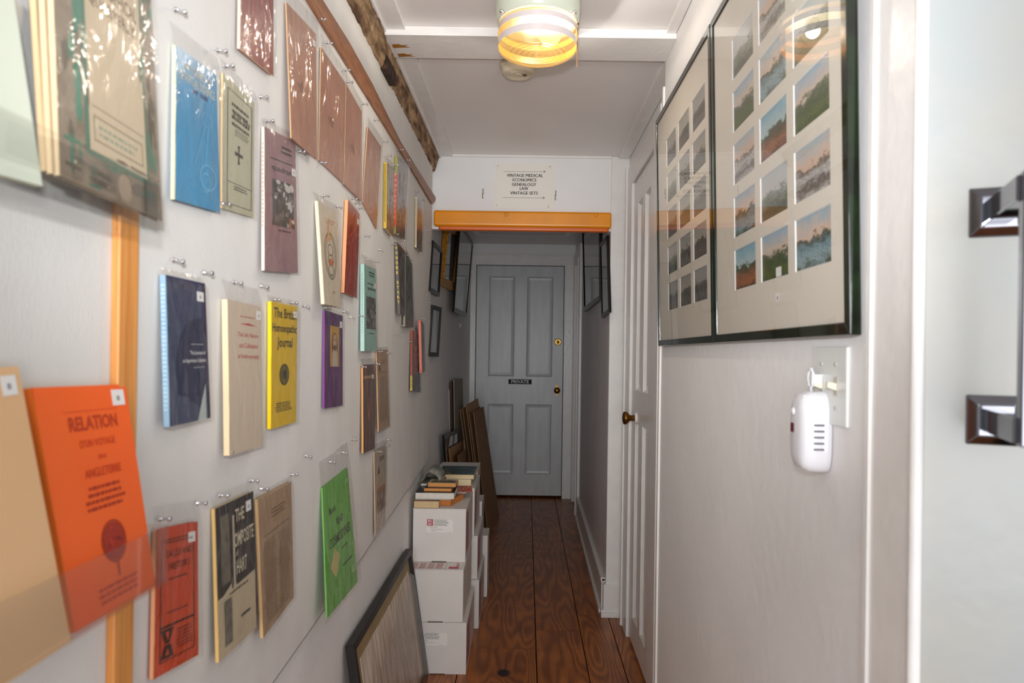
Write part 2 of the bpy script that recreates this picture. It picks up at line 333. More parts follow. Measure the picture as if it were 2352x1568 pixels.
# passage right wall with a second cased door near the back
mb = MB(); mb.prism([(.401, YH+.02, 0), (.42, 5.42, 0), (.62, 5.42, 0), (.62, YH+.02, 0)], (0, 0, CZ), WARMW)
mb.box(.42, .62, 5.42, YB, H+.83, CZ, WARMW); mb.box(.44, .62, 5.42, YB, 0, H+.83, TRIM)
struct(mb, 'wall_passage')
mb = MB()
mb.box(.40, .425, 5.38, 5.484, 0, H+.7699, TRIM); mb.box(.392, .42, 5.485, 5.4995, 0, H+.7699, TRIM); mb.box(.40, .425, 5.38, YB-.04, H+.77, H+.86, TRIM)
mb.box(.395, .44, 5.50, 5.53, 0, H+.77, TRIM); mb.box(.405, .44, 5.53, 5.56, 0, H+.77, TRIM); mb.box(.40, .44, YB-.14, YB-.03, 0, H+.77, TRIM)
struct(mb, 'trim_4', .003)
mb = MB(); mb.prism([(.401-.018, YH+.04, 0), (.42-.018, 5.38, 0), (.42, 5.38, 0), (.401, YH+.04, 0)], (0, 0, .17), TRIM)
mb.prism([(.401-.03, YH+.04, 0), (.42-.03, 5.38, 0), (.42, 5.38, 0), (.401, YH+.04, 0)], (0, 0, .022), TRIM)
mb.prism([(.401-.022, YH+.04, .155), (.42-.022, 5.38, .155), (.42, 5.38, .155), (.401, YH+.04, .155)], (0, 0, .018), TRIM); struct(mb, 'baseboard_right', .003)
mb = MB(); mb.prism([(-.476, 3.34, 0), (-.507, YB-.03, 0), (-.487, YB-.03, 0), (-.458, 3.34, 0)], (0, 0, .16), TRIM); struct(mb, 'baseboard_left', .003)
# jamb post with plinth, header
mb = MB(); mb.box(.400, .60, YH, YH+.05, 0, CZ, TRIM); mb.box(.388, .476, YH-.012, YH+.03, .03, .155, TRIM)
mb.prism([(.376, YH-.028, 0), (.478, YH-.028, 0), (.478, YH, 0), (.376, YH, 0)], (0, 0, .022), TRIM)
mb.box(.376, .472, YH-.016, YH+.04, .02, .034, TRIM)
struct(mb, 'trim_5', .003)
mb = MB(); mb.box(-.476, .3995, YH, YH+.045, H+.60, CZ, PLASTER)
for px, py in ((1109, 445), (1276, 449)):    # chipped old tape marks
    p = onY(px, py, YH)
    mb.prism([p+Vector((dx, -.0004, dz)) for dx, dz in ((-.002, .024), (.004, .026), (.003, .006), (.006, .003), (.001, -.004), (.003, -.024), (-.004, -.022), (-.003, -.008), (-.006, -.004), (-.002, .004))], (0, -.0008, 0), M((150, 142, 132), .8))
struct(mb, 'wall_header')
mb = MB(); mb.box(-.46, .40, YH-.010, YH, CZ-.012, CZ, TRIM)   # thin bead under the ceiling
def onC(px, py): return onZ(px, py, CZ)
# ceiling boards along both sides and the cross batten
bm_ = MB(); th = .012
for (X0, X1, Ya, Yb) in ((-.436, -.372, -.3, YH-.01), (.40, .4285, -.3, 2.06), (.432, .485, 2.24, YH-.012)):
    mb.box(X0, X1, Ya, Yb, CZ-th, CZ+.001, TRIM)
mb.prism([(-.437, -.3, CZ-.02), (-.428, -.3, CZ-.02), (-.428, YH-.01, CZ-.02), (-.437, YH-.01, CZ-.02)], (0, 0, .02), TRIM)
struct(mb, 'trim_6', .0015)
mb = MB(); mb.box(-.437, .4295, 2.06, 2.22, CZ-.027, CZ-.0005, TRIM); mb.box(-.437, .4295, 2.22, 2.226, CZ-.012, CZ-.0005, M((60, 50, 42), .9))
for (cx, cy, a) in ((-.40, 2.20, 0), (-.405, 2.135, 1)):     # rust-brown stains bleeding from the joint
    mb.prism([(cx+dx, cy+dy, CZ-.0272) for dx, dy in ((-.02, -.01), (.0, -.014), (.012, -.006), (.03, -.010), (.018, .0), (.034, .008), (.005, .010), (-.02, .014))], (0, 0, -.0004), M((165, 110, 35), .7))
struct(mb, 'trim_7', .0015)
mb = MB()                      # raised moulding rectangle on the passage ceiling
for (a, b, c, d) in ((-.43, .33, 4.05, 4.09), (-.43, .33, 5.62, 5.66), (-.43, -.39, 4.09, 5.62), (.29, .33, 4.09, 5.62)): mb.box(a, b, c, d, CZ-.012, CZ+.001, TRIM)
struct(mb, 'trim_8', .002)
# old rough beam
tb = mat('rough_bark_beam', (182, 150, 112), .9, rgb2=(84, 56, 34), vscale=26, stretch=(1.5, .35, 1.5), bump=1.0, bscale=55)
def beam(y0, y1, zb, name, m, dx=0):
    b = MB(); n = int((y1-y0)/.018); prof = [(-WL0-.002, zb-.004), (-W+.002, zb), (-.449, zb+.02), (-.441, zb+.05), (-.437, zb+.075), (-.437, CZ+.002), (-WL0-.002, CZ+.002)]
    v = []; f = []
    for i in range(n+1):
        y = y0+(y1-y0)*i/n
        for k, (x, z) in enumerate(prof):
            j = 0 if k in (0, 5, 6) else .0026
            v.append((x+dx*(0 < k < 5)+random.uniform(-j, j), y, z+random.uniform(-j, j)*1.6))
    q = len(prof)
    for i in range(n):
        for k in range(q): f.append((i*q+k, i*q+(k+1) % q, (i+1)*q+(k+1) % q, (i+1)*q+k))
    f.append(tuple(range(q))); f.append(tuple(range(n*q, n*q+q))); b.add(v, f, m)
    o = b.build(name); o['kind'] = 'structure'
beam(2.24, 3.36, H+.872, 'trim_9', tb)
beam(.3, 2.235, H+.868, 'trim_10', tb, .004)
mb = MB(); mb.box(-.462, -.436, 2.12, 2.26, H+.86, H+.905, mat('charred_beam_end', (70, 44, 26), .85, bump=1, bscale=60, var=.6, vscale=30)); struct(mb, 'trim_11', .004)
# bent wooden moulding strip
up = [(742, 0), (800, 92), (856, 193), (921, 326), (962, 392), (1000, 452)]
lo = [(710, 0), (752, 70), (795, 140), (854, 235), (917, 340), (962, 415), (993, 468)]
up = [(700, -68)] + up + [(1001, 458)]; lo = [(668, -70)] + lo; lo.insert(2, (730, 34)) if False else None
n = min(len(up), len(lo)); up = up[:n]; lo = lo[:n]
v = []
for a, b_ in zip(up, lo):
    A_ = onX(*a, -W+.008); B_ = onX(*b_, -W+.008)
    v += [A_, B_, B_+Vector((-.008, 0, 0)), A_+Vector((-.008, 0, 0)), A_*.5+B_*.5+Vector((.003, 0, 0))]
f = []
for i in range(n-1):
    o = i*5; f += [(o, o+4, o+9, o+5), (o+4, o+1, o+6, o+9), (o+1, o+2, o+7, o+6), (o+2, o+3, o+8, o+7), (o+3, o, o+5, o+8)]
f += [(0, 4, 1, 2, 3), tuple((n-1)*5+k for k in (3, 2, 1, 4, 0))]
mb = MB(); mb.add(v, f, mat('pine_strip', (168, 112, 72), .45, rgb2=(128, 78, 46), vscale=30, stretch=(8, .6, 8)))
tag(mb.build('moulding_strip', None, 0, v[0]), 'warm brown wooden strip sagging along the top of the left wall', 'moulding')
# vertical pine batten at the near left
py = .762
mb = MB(); mb.box(-W, -W+.010, .765, .803, .1, CZ-.06, mat('honey_pine', (226, 158, 84), .4, rgb2=(206, 132, 62), vscale=12, stretch=(10, 10, .5)))
tag(mb.build('wooden_batten', None, .002, (-W, .784, .1)), 'upright honey-coloured wooden batten on the left wall behind the clear racks', 'batten')
# near right: door casing, bead and the door with chrome pull
mb = MB(); mb.box(XR-.002, .56, .775, .869, 0, CZ, TRIM); mb.box(XR-.006, .5, .862, .8745, 0, CZ, TRIM)
mb.lathe([(.007, 0), (.007, CZ)], (0, 0, 1), (XR+.002, .770, 0), TRIM, n=16); struct(mb, 'trim_12', .0015)
O = Vector((.436, .768, 0)); T = Vector((.932, -.362, 0)); NN = Vector((-.362, -.932, 0))
DN = mat('near_door_paint', (164, 168, 167), .3, bump=.08, bscale=20, rgb2=(174, 170, 160), vscale=5)
mb = MB(); p0 = O; p1 = O+T*.8; mb.prism([p0, p1, p1-NN*.035, p0-NN*.035], (0, 0, CZ-.02), DN); struct(mb, 'door_2', .003)
d2 = bpy.data.objects['door_2']
def onD(px, py_):
    a, b = ab(px, py_); s = (a*O.y/F-O.x)/(T.x-T.y*a/F); p = O+T*s; return Vector((p.x, p.y, H+b*p.y/F))
pa, pc = onD(2291, 487), onD(2284, 965)
t = d2
mb = MB()
for p in (pa, pc):
    for (h, r0, r1, d0, d1_) in ((.0, .0265, .0265, 0, .003), (.0, .0265, .017, .003, .010), (0, .012, .012, .010, .118)):
        v = []
        for d, r in ((d0, r0), (d1_, r1)):
            for sx, sz in ((-1, -1), (1, -1), (1, 1), (-1, 1)): v.append(p+T*sx*r+Vector((0, 0, sz*r))+NN*d)
        mb.hexa(v, CHROME)
v = []
for d in (.036, .052):
    for sx in (-1, 1): v.append((d, sx))
q0 = pc+NN*.114+Vector((0, 0, -.014)); q1 = pc+NN*.130+Vector((0, 0, -.014)); hgt = pa.z-pc.z+.028
mb.prism([q0-T*.009, q0+T*.009, q1+T*.009, q1-T*.009], (0, 0, hgt), CHROME)
mb.mats = [mat('dark_chrome', (120, 120, 126), .07, metal=1)]
tag(mb.build('pull_handle', d2, .0015), 'square chrome pull handle')
# side door (door 3) in the right recess
def sd(s, z, d): return Vector((XD-d, s, z))
mb = MB(); ys0, ys1 = 2.605, 3.135; zz = lambda dz: H+dz
panel_door(mb, sd, ys0, ys1, .015, H+.77, [(ys0+.11, ys0+.235, .13, .98), (ys0+.11, ys0+.235, 1.12, H+.66), (ys0+.295, ys0+.42, .13, .98), (ys0+.295, ys0+.42, 1.12, H+.66)], TRIM, .03)
d3 = struct(mb, 'door_3')
p = onX(1462, 960, XD); mb = MB(); mb.lathe([(.026, 0), (.026, .004), (.020, .009)], (-1, 0, 0), p, WHITE, n=24); tag(mb.build('rosette', d3), 'white painted rosette')
mb = MB(); mb.lathe([(.013, .009), (.012, .024), (.014, .030), (.026, .040), (.029, .048), (.026, .056), (.014, .060)], (-1, 0, 0), p, BRASS, n=28); tag(mb.build('door_knob', d3), 'brown brass door knob')
mb = MB(); mb.box(XD-.006, XD+.0, ys0-.012, ys0+.006, H+.48, H+.60, mat('rusty_hinge', (120, 70, 50), .6, var=.5, vscale=60)); mb.build('hinge', d3)
mb = MB(); mb.box(XD-.006, XD+.0, ys0-.012, ys0+.006, .25, .34, MATS['rusty_hinge']); mb.build('hinge', d3)
# ------------------------------------------------------------------ bumper on the header
def rounded_bar(mb, x0, x1, yb, yf, z0, z1, r, m):
    pr = []
    for (cy, cz, a0) in ((yf+r, z1-r, 90), (yf+r, z0+r, 180)):
        for k in range(6):
            a = math.radians(a0+k*18); pr.append((cy+math.cos(a)*r, cz+math.sin(a)*r))
    prof = [(yb, z1)] + pr + [(yb, z0)]
    xs = [(x0, .004), (x0+.004, .001), (x0+.008, 0), (x1-.008, 0), (x1-.004, .001), (x1, .004)]
    v = []; f = []; q = len(prof); cz = (z0+z1)/2
    for x, ins in xs:
        for y, z in prof: v.append((x, y+ins*(y < yb-.001), z-(ins if z > cz else -ins)))
    for i in range(len(xs)-1):
        for k in range(q-1): f.append((i*q+k, i*q+k+1, (i+1)*q+k+1, (i+1)*q+k))
        f.append((i*q+q-1, i*q, (i+1)*q, (i+1)*q+q-1))
    f.append(tuple(range(q))); f.append(tuple(range((len(xs)-1)*q, len(xs)*q)))
    mb.add(v, f, m, False)
OR = mat('orange_vinyl', (244, 152, 0), .32, var=.06, vscale=8)
t = thing('bumper_pad', 'orange padded bumper bar across the low doorway header', 'bumper', (-.03, YH, H+.65))
a = onY(994, 482, YH-.03); b_ = onY(1398, 487, YH-.03); zb1 = onY(1200, 521, YH-.03).z
mb = MB(); rounded_bar(mb, -.4575, .3985, YH-.0005, YH-.034, zb1, (a.z+b_.z)/2, .012, OR); mb.build('main_pad', t)
zb2 = onY(1200, 528, YH-.02).z
mb = MB(); rounded_bar(mb, -.435, .388, YH-.0005, YH-.022, zb2-.005, zb1+.006, .008, mat('orange_vinyl_dark', (214, 98, 8), .35)); tag(mb.build('lower_lip', t), 'narrower darker orange lip')
for px, py_ in ((1163, 492), (1369, 494)): mb = MB(); mb.lathe([(.009, 0), (.007, .0015), (.003, .002)], (0, -1, 0), onY(px, py_, YH-.034), OR, n=16); mb.build('screw_cap', t)
# ------------------------------------------------------------------ header sign
q = [onY(1137, 375, YH), onY(1275, 376, YH), onY(1273, 480, YH), onY(1134, 478, YH)]
t = thing('direction_sign', 'white paper sign with two arrows pinned above the orange bumper', 'sign', (q[0]+q[2])/2)
def sg(u, v, d=0): 
    p = q[3]*(1-u)*(1-v)+q[2]*u*(1-v)+q[1]*u*v+q[0]*(1-u)*v; return Vector((p.x, YH-.0006-d, p.z))
mb = MB(); mb.hexa([sg(0, 0), sg(1, 0), sg(1, 0, .001), sg(0, 0, .001), sg(0, 1), sg(1, 1), sg(1, 1, .001), sg(0, 1, .001)], M((240, 236, 226), .5)); mb.build('paper', t)
mb = MB()
for s_, y, u0, u1 in (('VINTAGE MEDICAL', .70, .20, .80), ('ECONOMICS', .60, .30, .69), ('GENEALOGY', .50, .29, .69), ('LAW', .41, .42, .56), ('VINTAGE SETS', .31, .265, .72)):
    for k in (0, .0035): mb.text(lambda u, v: sg(u+k, v, .0016+k*.02), s_, u0, y, u1, y+.068, INK, .0)
for y, u0 in ((.815, .145), (.235, .14)):
    for k in range(34):
        a = u0+k*.0197; mb.quad(sg(a, y, .0016), sg(a+.013, y, .0016), sg(a+.013, y+.008, .0016), sg(a, y+.008, .0016), INK)
    a = u0+34*.0197
    for s_ in (1, -1): mb.quad(sg(a+.02, y, .0016), sg(a+.028, y+.006, .0016), sg(a+.004, y+.004+s_*.03, .0016), sg(a-.004, y+.004+s_*.03, .0016), INK)
    mb.quad(sg(a-.01, y, .0016), sg(a+.02, y, .0016), sg(a+.02, y+.009, .0016), sg(a-.01, y+.009, .0016), INK)
tag(mb.build('lettering', t), 'black lettering and dashed arrows')
# ------------------------------------------------------------------ push pins
def pin_mesh():
    b = MB(); b.lathe([(.0035, .004), (.0035, .005), (.0018, .0062), (.0016, .012), (.0030, .0135), (.0032, .0155), (.0022, .0165)], (1, 0, 0), (0, 0, 0), CHROME, n=10)
    b.lathe([(.0004, -.004), (.0004, .005)], (1, 0, 0), (0, 0, 0), CHROME, n=5); return b
pin0 = None
def pin(px, py_, label, X=-W, dirv=None, group='silver push pins on the left wall'):
    global pin0
    if dirv is None: dirv = Vector((1, random.uniform(-.15, .15), random.uniform(-.22, .1)))
    p = onX(px, py_, X+.009); p = Vector((X, p.y, p.z)) if X is not None else p
    if pin0 is None: pin0 = pin_mesh().build('push_pin'); o = pin0
    else: o = pin0.copy(); C.objects.link(o)
    o.location = p; o.rotation_euler = Vector((1, 0, 0)).rotation_difference(dirv).to_euler(); o.scale = (1.15, 1.05, 1.05)
    tag(o, label, 'push pin', group)
# ------------------------------------------------------------------ bagged booklets on the left wall
def lquad(TL, TR, BR, BL, Xt, lim):
    out = []
    for tp, bt in ((TL, BL), (TR, BR)):
        P = onX(*tp, Xt); a, b = ab(*bt); Xb = a*P.y/F; Y = P.y
        if Xb < lim: Xb = lim; Y = F*Xb/a
        if Xb > Xt+.05: Xb = Xt+.05; Y = F*Xb/a
        out.append((P, Vector((Xb, Y, H+b*Y/F))))
    Xm = max(lim, (out[0][1].x+out[1][1].x)/2)
    (a, d), (b_, c) = out; d = onX(*BL, Xm); c = onX(*BR, Xm)
    return a, b_, c, d       # TL TR BR BL
def surf(Q):
    TL, TR, BR, BL = Q; n = (TR-BL).cross(TL-BR).normalized()
    if n.x < 0: n = -n
    def P(u, v, d=0): return BL*(1-u)*(1-v)+BR*u*(1-v)+TR*u*v+TL*(1-u)*v+n*d
    return P
def slab(mb, P, u0, v0, u1, v1, d0, d1, m):
    mb.hexa([P(u0, v0, d0), P(u1, v0, d0), P(u1, v0, d1), P(u0, v0, d1), P(u0, v1, d0), P(u1, v1, d0), P(u1, v1, d1), P(u0, v1, d1)], m)
def decorate(mb, P, ops, z=.0004):
    for i, o in enumerate(ops):
        d = z+i*.00004; k = o[0]
        if k == 'r': mb.quad(P(o[1], o[2], d), P(o[3], o[2], d), P(o[3], o[4], d), P(o[1], o[4], d), o[5])
        elif k == 't': mb.text(lambda u, v: P(u, v, d), o[1], o[2], o[3], o[4], o[5], o[6], o[7] if len(o) > 7 else .01)
        elif k == 'e':
            mb.add([P(o[1]+o[3]*math.cos(a*math.pi/12), o[2]+o[4]*math.sin(a*math.pi/12), d) for a in range(24)], [tuple(range(24))], o[5])
        elif k == 'ring':
            w_ = o[6]; n = 28; v = []
            for a in range(n):
                c, s = math.cos(a*2*math.pi/n), math.sin(a*2*math.pi/n); v += [P(o[1]+o[3]*c, o[2]+o[4]*s, d), P(o[1]+o[3]*(1-w_)*c, o[2]+o[4]*(1-w_)*s, d)]
            mb.add(v, [(2*a, 2*((a+1) % n), 2*((a+1) % n)+1, 2*a+1) for a in range(n)], o[5])
        elif k == 'box':
            u0, v0, u1, v1, wu, wv, m = o[1:8]
            for a in ((u0, v0, u1, v0+wv), (u0, v1-wv, u1, v1), (u0, v0, u0+wu, v1), (u1-wu, v0, u1, v1)): mb.quad(P(a[0], a[1], d), P(a[2], a[1], d), P(a[2], a[3], d), P(a[0], a[3], d), m)
        elif k == 'p': mb.add([P(u, v, d) for u, v in o[1]], [tuple(range(len(o[1])))], o[2])
        elif k == 'g':           # rows of print too small to read: short dashes
            u0, v0, u1, v1, rows, m = o[1:7]; rs = random.Random(int(u0*1000+v0*77+rows)); h = (v1-v0)/rows
            for r in range(rows):
                u = u0+rs.uniform(0, (u1-u0)*.12); vv = v0+h*r; e = u1-rs.uniform(0, (u1-u0)*.15)
                while u < e-.01:
                    w_ = rs.uniform(.05, .16)*(u1-u0)*.9; w_ = min(w_, e-u); mb.quad(P(u, vv+h*.2, d), P(u+w_, vv+h*.2, d), P(u+w_, vv+h*.66, d), P(u, vv+h*.66, d), m); u += w_+.03*(u1-u0)
        elif k == 's':           # splotches: irregular blobs of an illustration
            u0, v0, u1, v1, cnt, ms = o[1:7]; rs = random.Random(int(u0*991+v0*57+cnt))
            for r in range(cnt):
                cu, cv = rs.uniform(u0, u1), rs.uniform(v0, v1); ru, rv = rs.uniform(.04, .16)*(u1-u0), rs.uniform(.04, .13)*(v1-v0); pt = []
                for a in range(9):
                    q_ = rs.uniform(.5, 1.1); pt.append((min(u1, max(u0, cu+ru*q_*math.cos(a*.698))), min(v1, max(v0, cv+rv*q_*math.sin(a*.698)))))
                mb.add([P(x, y, d+r*.000008) for x, y in pt], [tuple(range(9))], ms[r % len(ms)])
def booklet(name, label, cat, px, t, cover, spine, ops=(), spineops=(), sticker=None, sleeve=(.04, .09), gap=.0012, group=None, pages=None, pg=True, Xt=None, lim=None):
    Xt = Xt if Xt is not None else -W+t+gap
    Q = lquad(*px, Xt, lim if lim is not None else -W+t+.0006); P = surf(Q); root = thing(name, label, cat, P(.5, 0, -t), group)
    ct = .0006
    mb = MB(); gu, gv = 5, 7
    gvs = [P(i/gu, j/gv, dd) for dd in (-ct, 0) for j in range(gv+1) for i in range(gu+1)]; kk = (gu+1)*(gv+1)
    gf = [(j*(gu+1)+i+kk, j*(gu+1)+i+1+kk, (j+1)*(gu+1)+i+1+kk, (j+1)*(gu+1)+i+kk) for j in range(gv) for i in range(gu)] + [(j*(gu+1)+i, (j+1)*(gu+1)+i, (j+1)*(gu+1)+i+1, j*(gu+1)+i+1) for j in range(gv) for i in range(gu)]
    ring_ = [i for i in range(gu)] + [gu+j*(gu+1) for j in range(gv)] + [gv*(gu+1)+gu-i for i in range(gu)] + [(gv-j)*(gu+1) for j in range(gv)]
    gf += [(ring_[q], ring_[(q+1) % len(ring_)], ring_[(q+1) % len(ring_)]+kk, ring_[q]+kk) for q in range(len(ring_))]
    mb.add(gvs, gf, cover); decorate(mb, P, ops); mb.build('front_cover', root)
    wu = (Q[1]-Q[0]).length
    mb = MB(); slab(mb, P, .0008/wu, .006, 1-.003/wu, .994, -t+ct, -ct, pages or PAGES); mb.build('page_block', root)
    mb = MB(); slab(mb, P, 0, 0, 1, 1, -t, -t+ct, cover); mb.build('back_cover', root)
    def S(u, v, d=0): return P(-.0002/wu-d/wu, v, -t+u*t)
    mb = MB(); mb.hexa([P(0, 0, -t), P(.0008/wu, 0, -t), P(.0008/wu, 0, 0), P(0, 0, 0), P(0, 1, -t), P(.0008/wu, 1, -t), P(.0008/wu, 1, 0), P(0, 1, 0)], spine)
    if spineops: decorate(mb, S, spineops, .0002)
    mb.build('spine', root)
    if sticker:
        u, v, su, sv = sticker; mb = MB(); slab(mb, P, u, v, u+su, v+sv, .0005, .0008, WHITE); decorate(mb, P, [('r', u+su*.35, v+sv*.3, u+su*.6, v+sv*.6, M((150, 150, 155), .6))], .0009)
        tag(mb.build('price_sticker', root), 'white price sticker')
    if sleeve:
        su, sv = sleeve; mb = MB(); n, m_ = 7, 12; v = []; rs = random.Random(label)
        for j in range(m_+1):
            for i in range(n+1):
                u = -su+(1+2*su)*i/n; vv = -.02+(1+.02+sv)*j/m_
                d = .0022+rs.uniform(0, .0016) if vv <= 1.0 else max(.0022-t*min(1, (vv-1)/max(sv, .01)), -t+.0005)+rs.uniform(0, .001)
                v.append(P(u+rs.uniform(-.006, .006), vv, d))
        f = [(j*(n+1)+i, j*(n+1)+i+1, (j+1)*(n+1)+i+1, (j+1)*(n+1)+i) for j in range(m_) for i in range(n)]
        mb.add(v, f, SLEEVE, True); tag(mb.build('plastic_sleeve', root), 'crinkled clear plastic sleeve')
    return root
bl = M((52, 48, 44), .6); cr = M((214, 200, 176), .5)
G = M
booklet('booklet', 'bright blue booklet with cream title lettering near the top left', 'booklet', [(405, 103), (497, 172), (505, 488), (402, 458)], .006, mat('blue_cover', (58, 150, 196), .3, rgb2=(72, 140, 178), vscale=20, stretch=(1, 3, .5)), G((226, 226, 190), .5),
        [('t', 'MYSTERIES OF', .18, .875, .86, .93, G((205, 200, 175), .5)), ('t', 'SPIRITUAL SCIENCE', .08, .80, .93, .86, G((205, 200, 175), .5)), ('r', .38, .765, .50, .785, G((30, 70, 110), .5)), ('r', .56, .76, .74, .785, G((30, 70, 110), .5)),
         ('ring', .70, .62, .14, .05, G((92, 165, 200), .4), .12), ('ring', .72, .22, .2, .09, G((110, 178, 208), .4), .1), ('ring', .66, .18, .1, .07, G((110, 178, 208), .4), .15), ('p', [(.65, .58), (.68, .58), (.42, .28), (.40, .28)], G((92, 165, 200), .4)), ('p', [(.72, .58), (.75, .58), (.66, .3), (.64, .3)], G((92, 165, 200), .4))], sleeve=(.1, .14))
booklet('booklet', 'grey-green booklet with a small black cross, right of the blue booklet', 'booklet', [(513, 168), (584, 236), (582, 500), (511, 478)], .004, G((186, 182, 156), .5), G((226, 196, 150), .5),
        [('box', .12, .05, .92, .93, .02, .005, bl), ('g', .25, .66, .85, .86, 4, bl), ('t', 'IN THE', .3, .745, .55, .775, bl, .03), ('t', 'WORLD', .6, .745, .85, .775, bl, .03), ('g', .35, .60, .82, .66, 3, G((120, 118, 104), .6)), ('r', .46, .40, .50, .52, bl), ('r', .38, .45, .58, .475, bl), ('e', .48, .525, .035, .012, bl), ('e', .48, .398, .035, .012, bl), ('e', .375, .463, .02, .016, bl), ('e', .59, .463, .02, .016, bl), ('r', .12, .22, .92, .224, bl), ('g', .3, .17, .8, .21, 2, bl)], sticker=None, sleeve=(.08, .1))
booklet('booklet', 'deep red booklet with cream back, topmost at the wall\'s left', 'booklet', [(555, -140), (628, -28), (628, 174), (552, 112)], .006, mat('maroon_cover', (150, 48, 44), .3, rgb2=(120, 42, 52), vscale=18, stretch=(1, 9, .6)), G((205, 196, 180), .5), sleeve=(.06, .1), gap=.002)
TAN = mat('salmon_card', (192, 138, 112), .38, rgb2=(172, 120, 98), vscale=6)
def star(u, v, ru, rv, m):
    p = [(u+ru*math.sin(k*2*math.pi*2/5), v+rv*math.cos(k*2*math.pi*2/5)) for k in range(5)]; out = []
    for i in range(5):
        a, b = p[i], p[(i+1) % 5]; out.append(('p', [a, (a[0]+ru*.06, a[1]+rv*.06), (b[0]+ru*.06, b[1]+rv*.06), b], m))
    return out
for k, (q_, lb) in enumerate([([(658, 5), (726, 78), (728, 367), (670, 317)], 'large salmon-brown folder with a small star, first from the left of four'),
               ([(738, 108), (793, 190), (788, 420), (733, 368)], 'large salmon-brown folder with a small star, second from the left of four'),
               ([(796, 194), (831, 256), (831, 463), (791, 423)], 'large salmon-brown folder with a small star, third from the left of four'),
               ([(845, 291), (876, 337), (865, 526), (833, 464)], 'large salmon-brown folder without a visible star, rightmost of four')]):
    booklet('folder', lb, 'folder', q_, .003, TAN, G((222, 176, 130), .5), star(.42, .45, .14, .05, G((80, 58, 50), .6)) if k < 3 else (), sleeve=(.05, .12), gap=.002, group='salmon-brown star folders', sticker=(.86, .88, .1, .05) if k == 0 else None)
qi = [G((62, 60, 60), .5), G((198, 194, 186), .5), G((110, 106, 104), .5)]
booklet('booklet', 'dusty pink quadrant booklet with a black and white picture', 'booklet', [(608, 291), (678, 325), (684, 627), (608, 621)], .006, mat('pink_cover', (166, 132, 134), .45, rgb2=(150, 116, 120), vscale=9), G((224, 214, 196), .5),
        [('g', .5, .86, .9, .93, 2, bl), ('r', .16, .80, .86, .808, bl), ('t', 'quadrant', .2, .71, .92, .765, bl), ('r', .22, .33, .90, .66, G((74, 72, 72), .5)), ('s', .22, .33, .90, .66, 46, qi), ('r', .74, .33, .8, .42, G((180, 100, 55), .5)), ('g', .36, .29, .82, .31, 1, bl)],
        [('g', .3, .3, .6, .9, 20, G((150, 90, 90), .5))], sticker=(.85, .73, .13, .055), sleeve=(.05, .06))
booklet('booklet', 'cream booklet with a mandala of grey rings and an orange dot', 'booklet', [(731, 461), (775, 486), (782, 706), (746, 698)], .0085, G((216, 202, 178), .5), G((238, 228, 196), .5),
        [('ring', .5, .5, .34, .24, G((140, 128, 108), .5), .08), ('ring', .5, .5, .27, .20, G((150, 134, 110), .5), .07), ('ring', .5, .56, .16, .06, G((140, 128, 108), .5), .15), ('ring', .5, .46, .16, .06, G((140, 128, 108), .5), .15), ('ring', .5, .36, .15, .07, G((150, 134, 110), .5), .12), ('e', .5, .44, .12, .035, G((218, 110, 66), .5)), ('p', [(.3, .62), (.42, .8), (.5, .9), (.46, .74), (.6, .68)], G((216, 168, 120), .5)), ('g', .3, .82, .8, .88, 2, G((220, 170, 145), .5)), ('e', .6, .14, .06, .015, G((205, 150, 130), .5))], sleeve=(.12, .08))
booklet('booklet', 'plain brick-red booklet with a peach spine beside the cream mandala booklet', 'booklet', [(800, 459), (826, 492), (819.5, 684), (791, 672)], .0095, mat('red_cover', (172, 52, 28), .25, rgb2=(150, 48, 32), vscale=12, stretch=(1, 5, .5)), G((240, 172, 122), .5), sticker=(.8, .86, .15, .06), sleeve=(.06, .07))
booklet('booklet', 'pale teal quadrant booklet with a dark patterned picture', 'booklet', [(837, 606), (862.5, 618), (866, 806), (837, 806)], .0115, G((150, 188, 176), .45), G((176, 208, 198), .45),
        [('g', .35, .88, .9, .95, 2, bl), ('r', .25, .79, .9, .80, bl), ('t', 'quadrant', .25, .71, .93, .76, bl), ('r', .16, .26, .92, .64, G((84, 82, 76), .5)), ('s', .16, .26, .92, .64, 60, [G((60, 58, 54), .5), G((112, 110, 104), .5), G((138, 134, 124), .5)]), ('g', .35, .2, .8, .22, 1, bl)], [('g', .35, .2, .6, .9, 24, G((110, 150, 140), .5))], sticker=(.82, .76, .15, .055), sleeve=(.06, .12))
booklet('booklet', 'navy booklet with a pale blue spine and white title', 'booklet', [(381, 631), (470, 651), (483, 959), (390, 980)], .0085, mat('navy_cover', (66, 76, 102), .3, rgb2=(56, 64, 90), vscale=12, stretch=(1, 4, .6)), mat('pale_blue_spine', (156, 184, 202), .45, rgb2=(126, 160, 186), vscale=20),
        [('r', 0, .96, 1, 1, G((44, 50, 82), .4)), ('p', [(.22, .2), (.18, .42), (.3, .6), (.55, .72), (.9, .74), (.9, .0), (.72, .1), (.4, .18)], G((38, 44, 74), .35)), ('r', .92, 0, 1, 1, G((52, 44, 74), .35)), ('p', [(.66, .0), (.9, .0), (.9, .26)], G((176, 188, 182), .5)), ('t', 'The Journal of', .52, .465, .93, .50, G((222, 222, 215), .5)), ('t', 'an Apprentice Cabbalist', .34, .41, .93, .445, G((222, 222, 215), .5)), ('g', .52, .54, .92, .555, 1, G((170, 170, 165), .5)), ('g', .6, .375, .92, .388, 1, G((170, 170, 165), .5))],
        [('g', .2, .1, .8, .95, 30, G((190, 215, 230), .5))], sticker=(.76, .86, .18, .07), sleeve=(.05, .05))
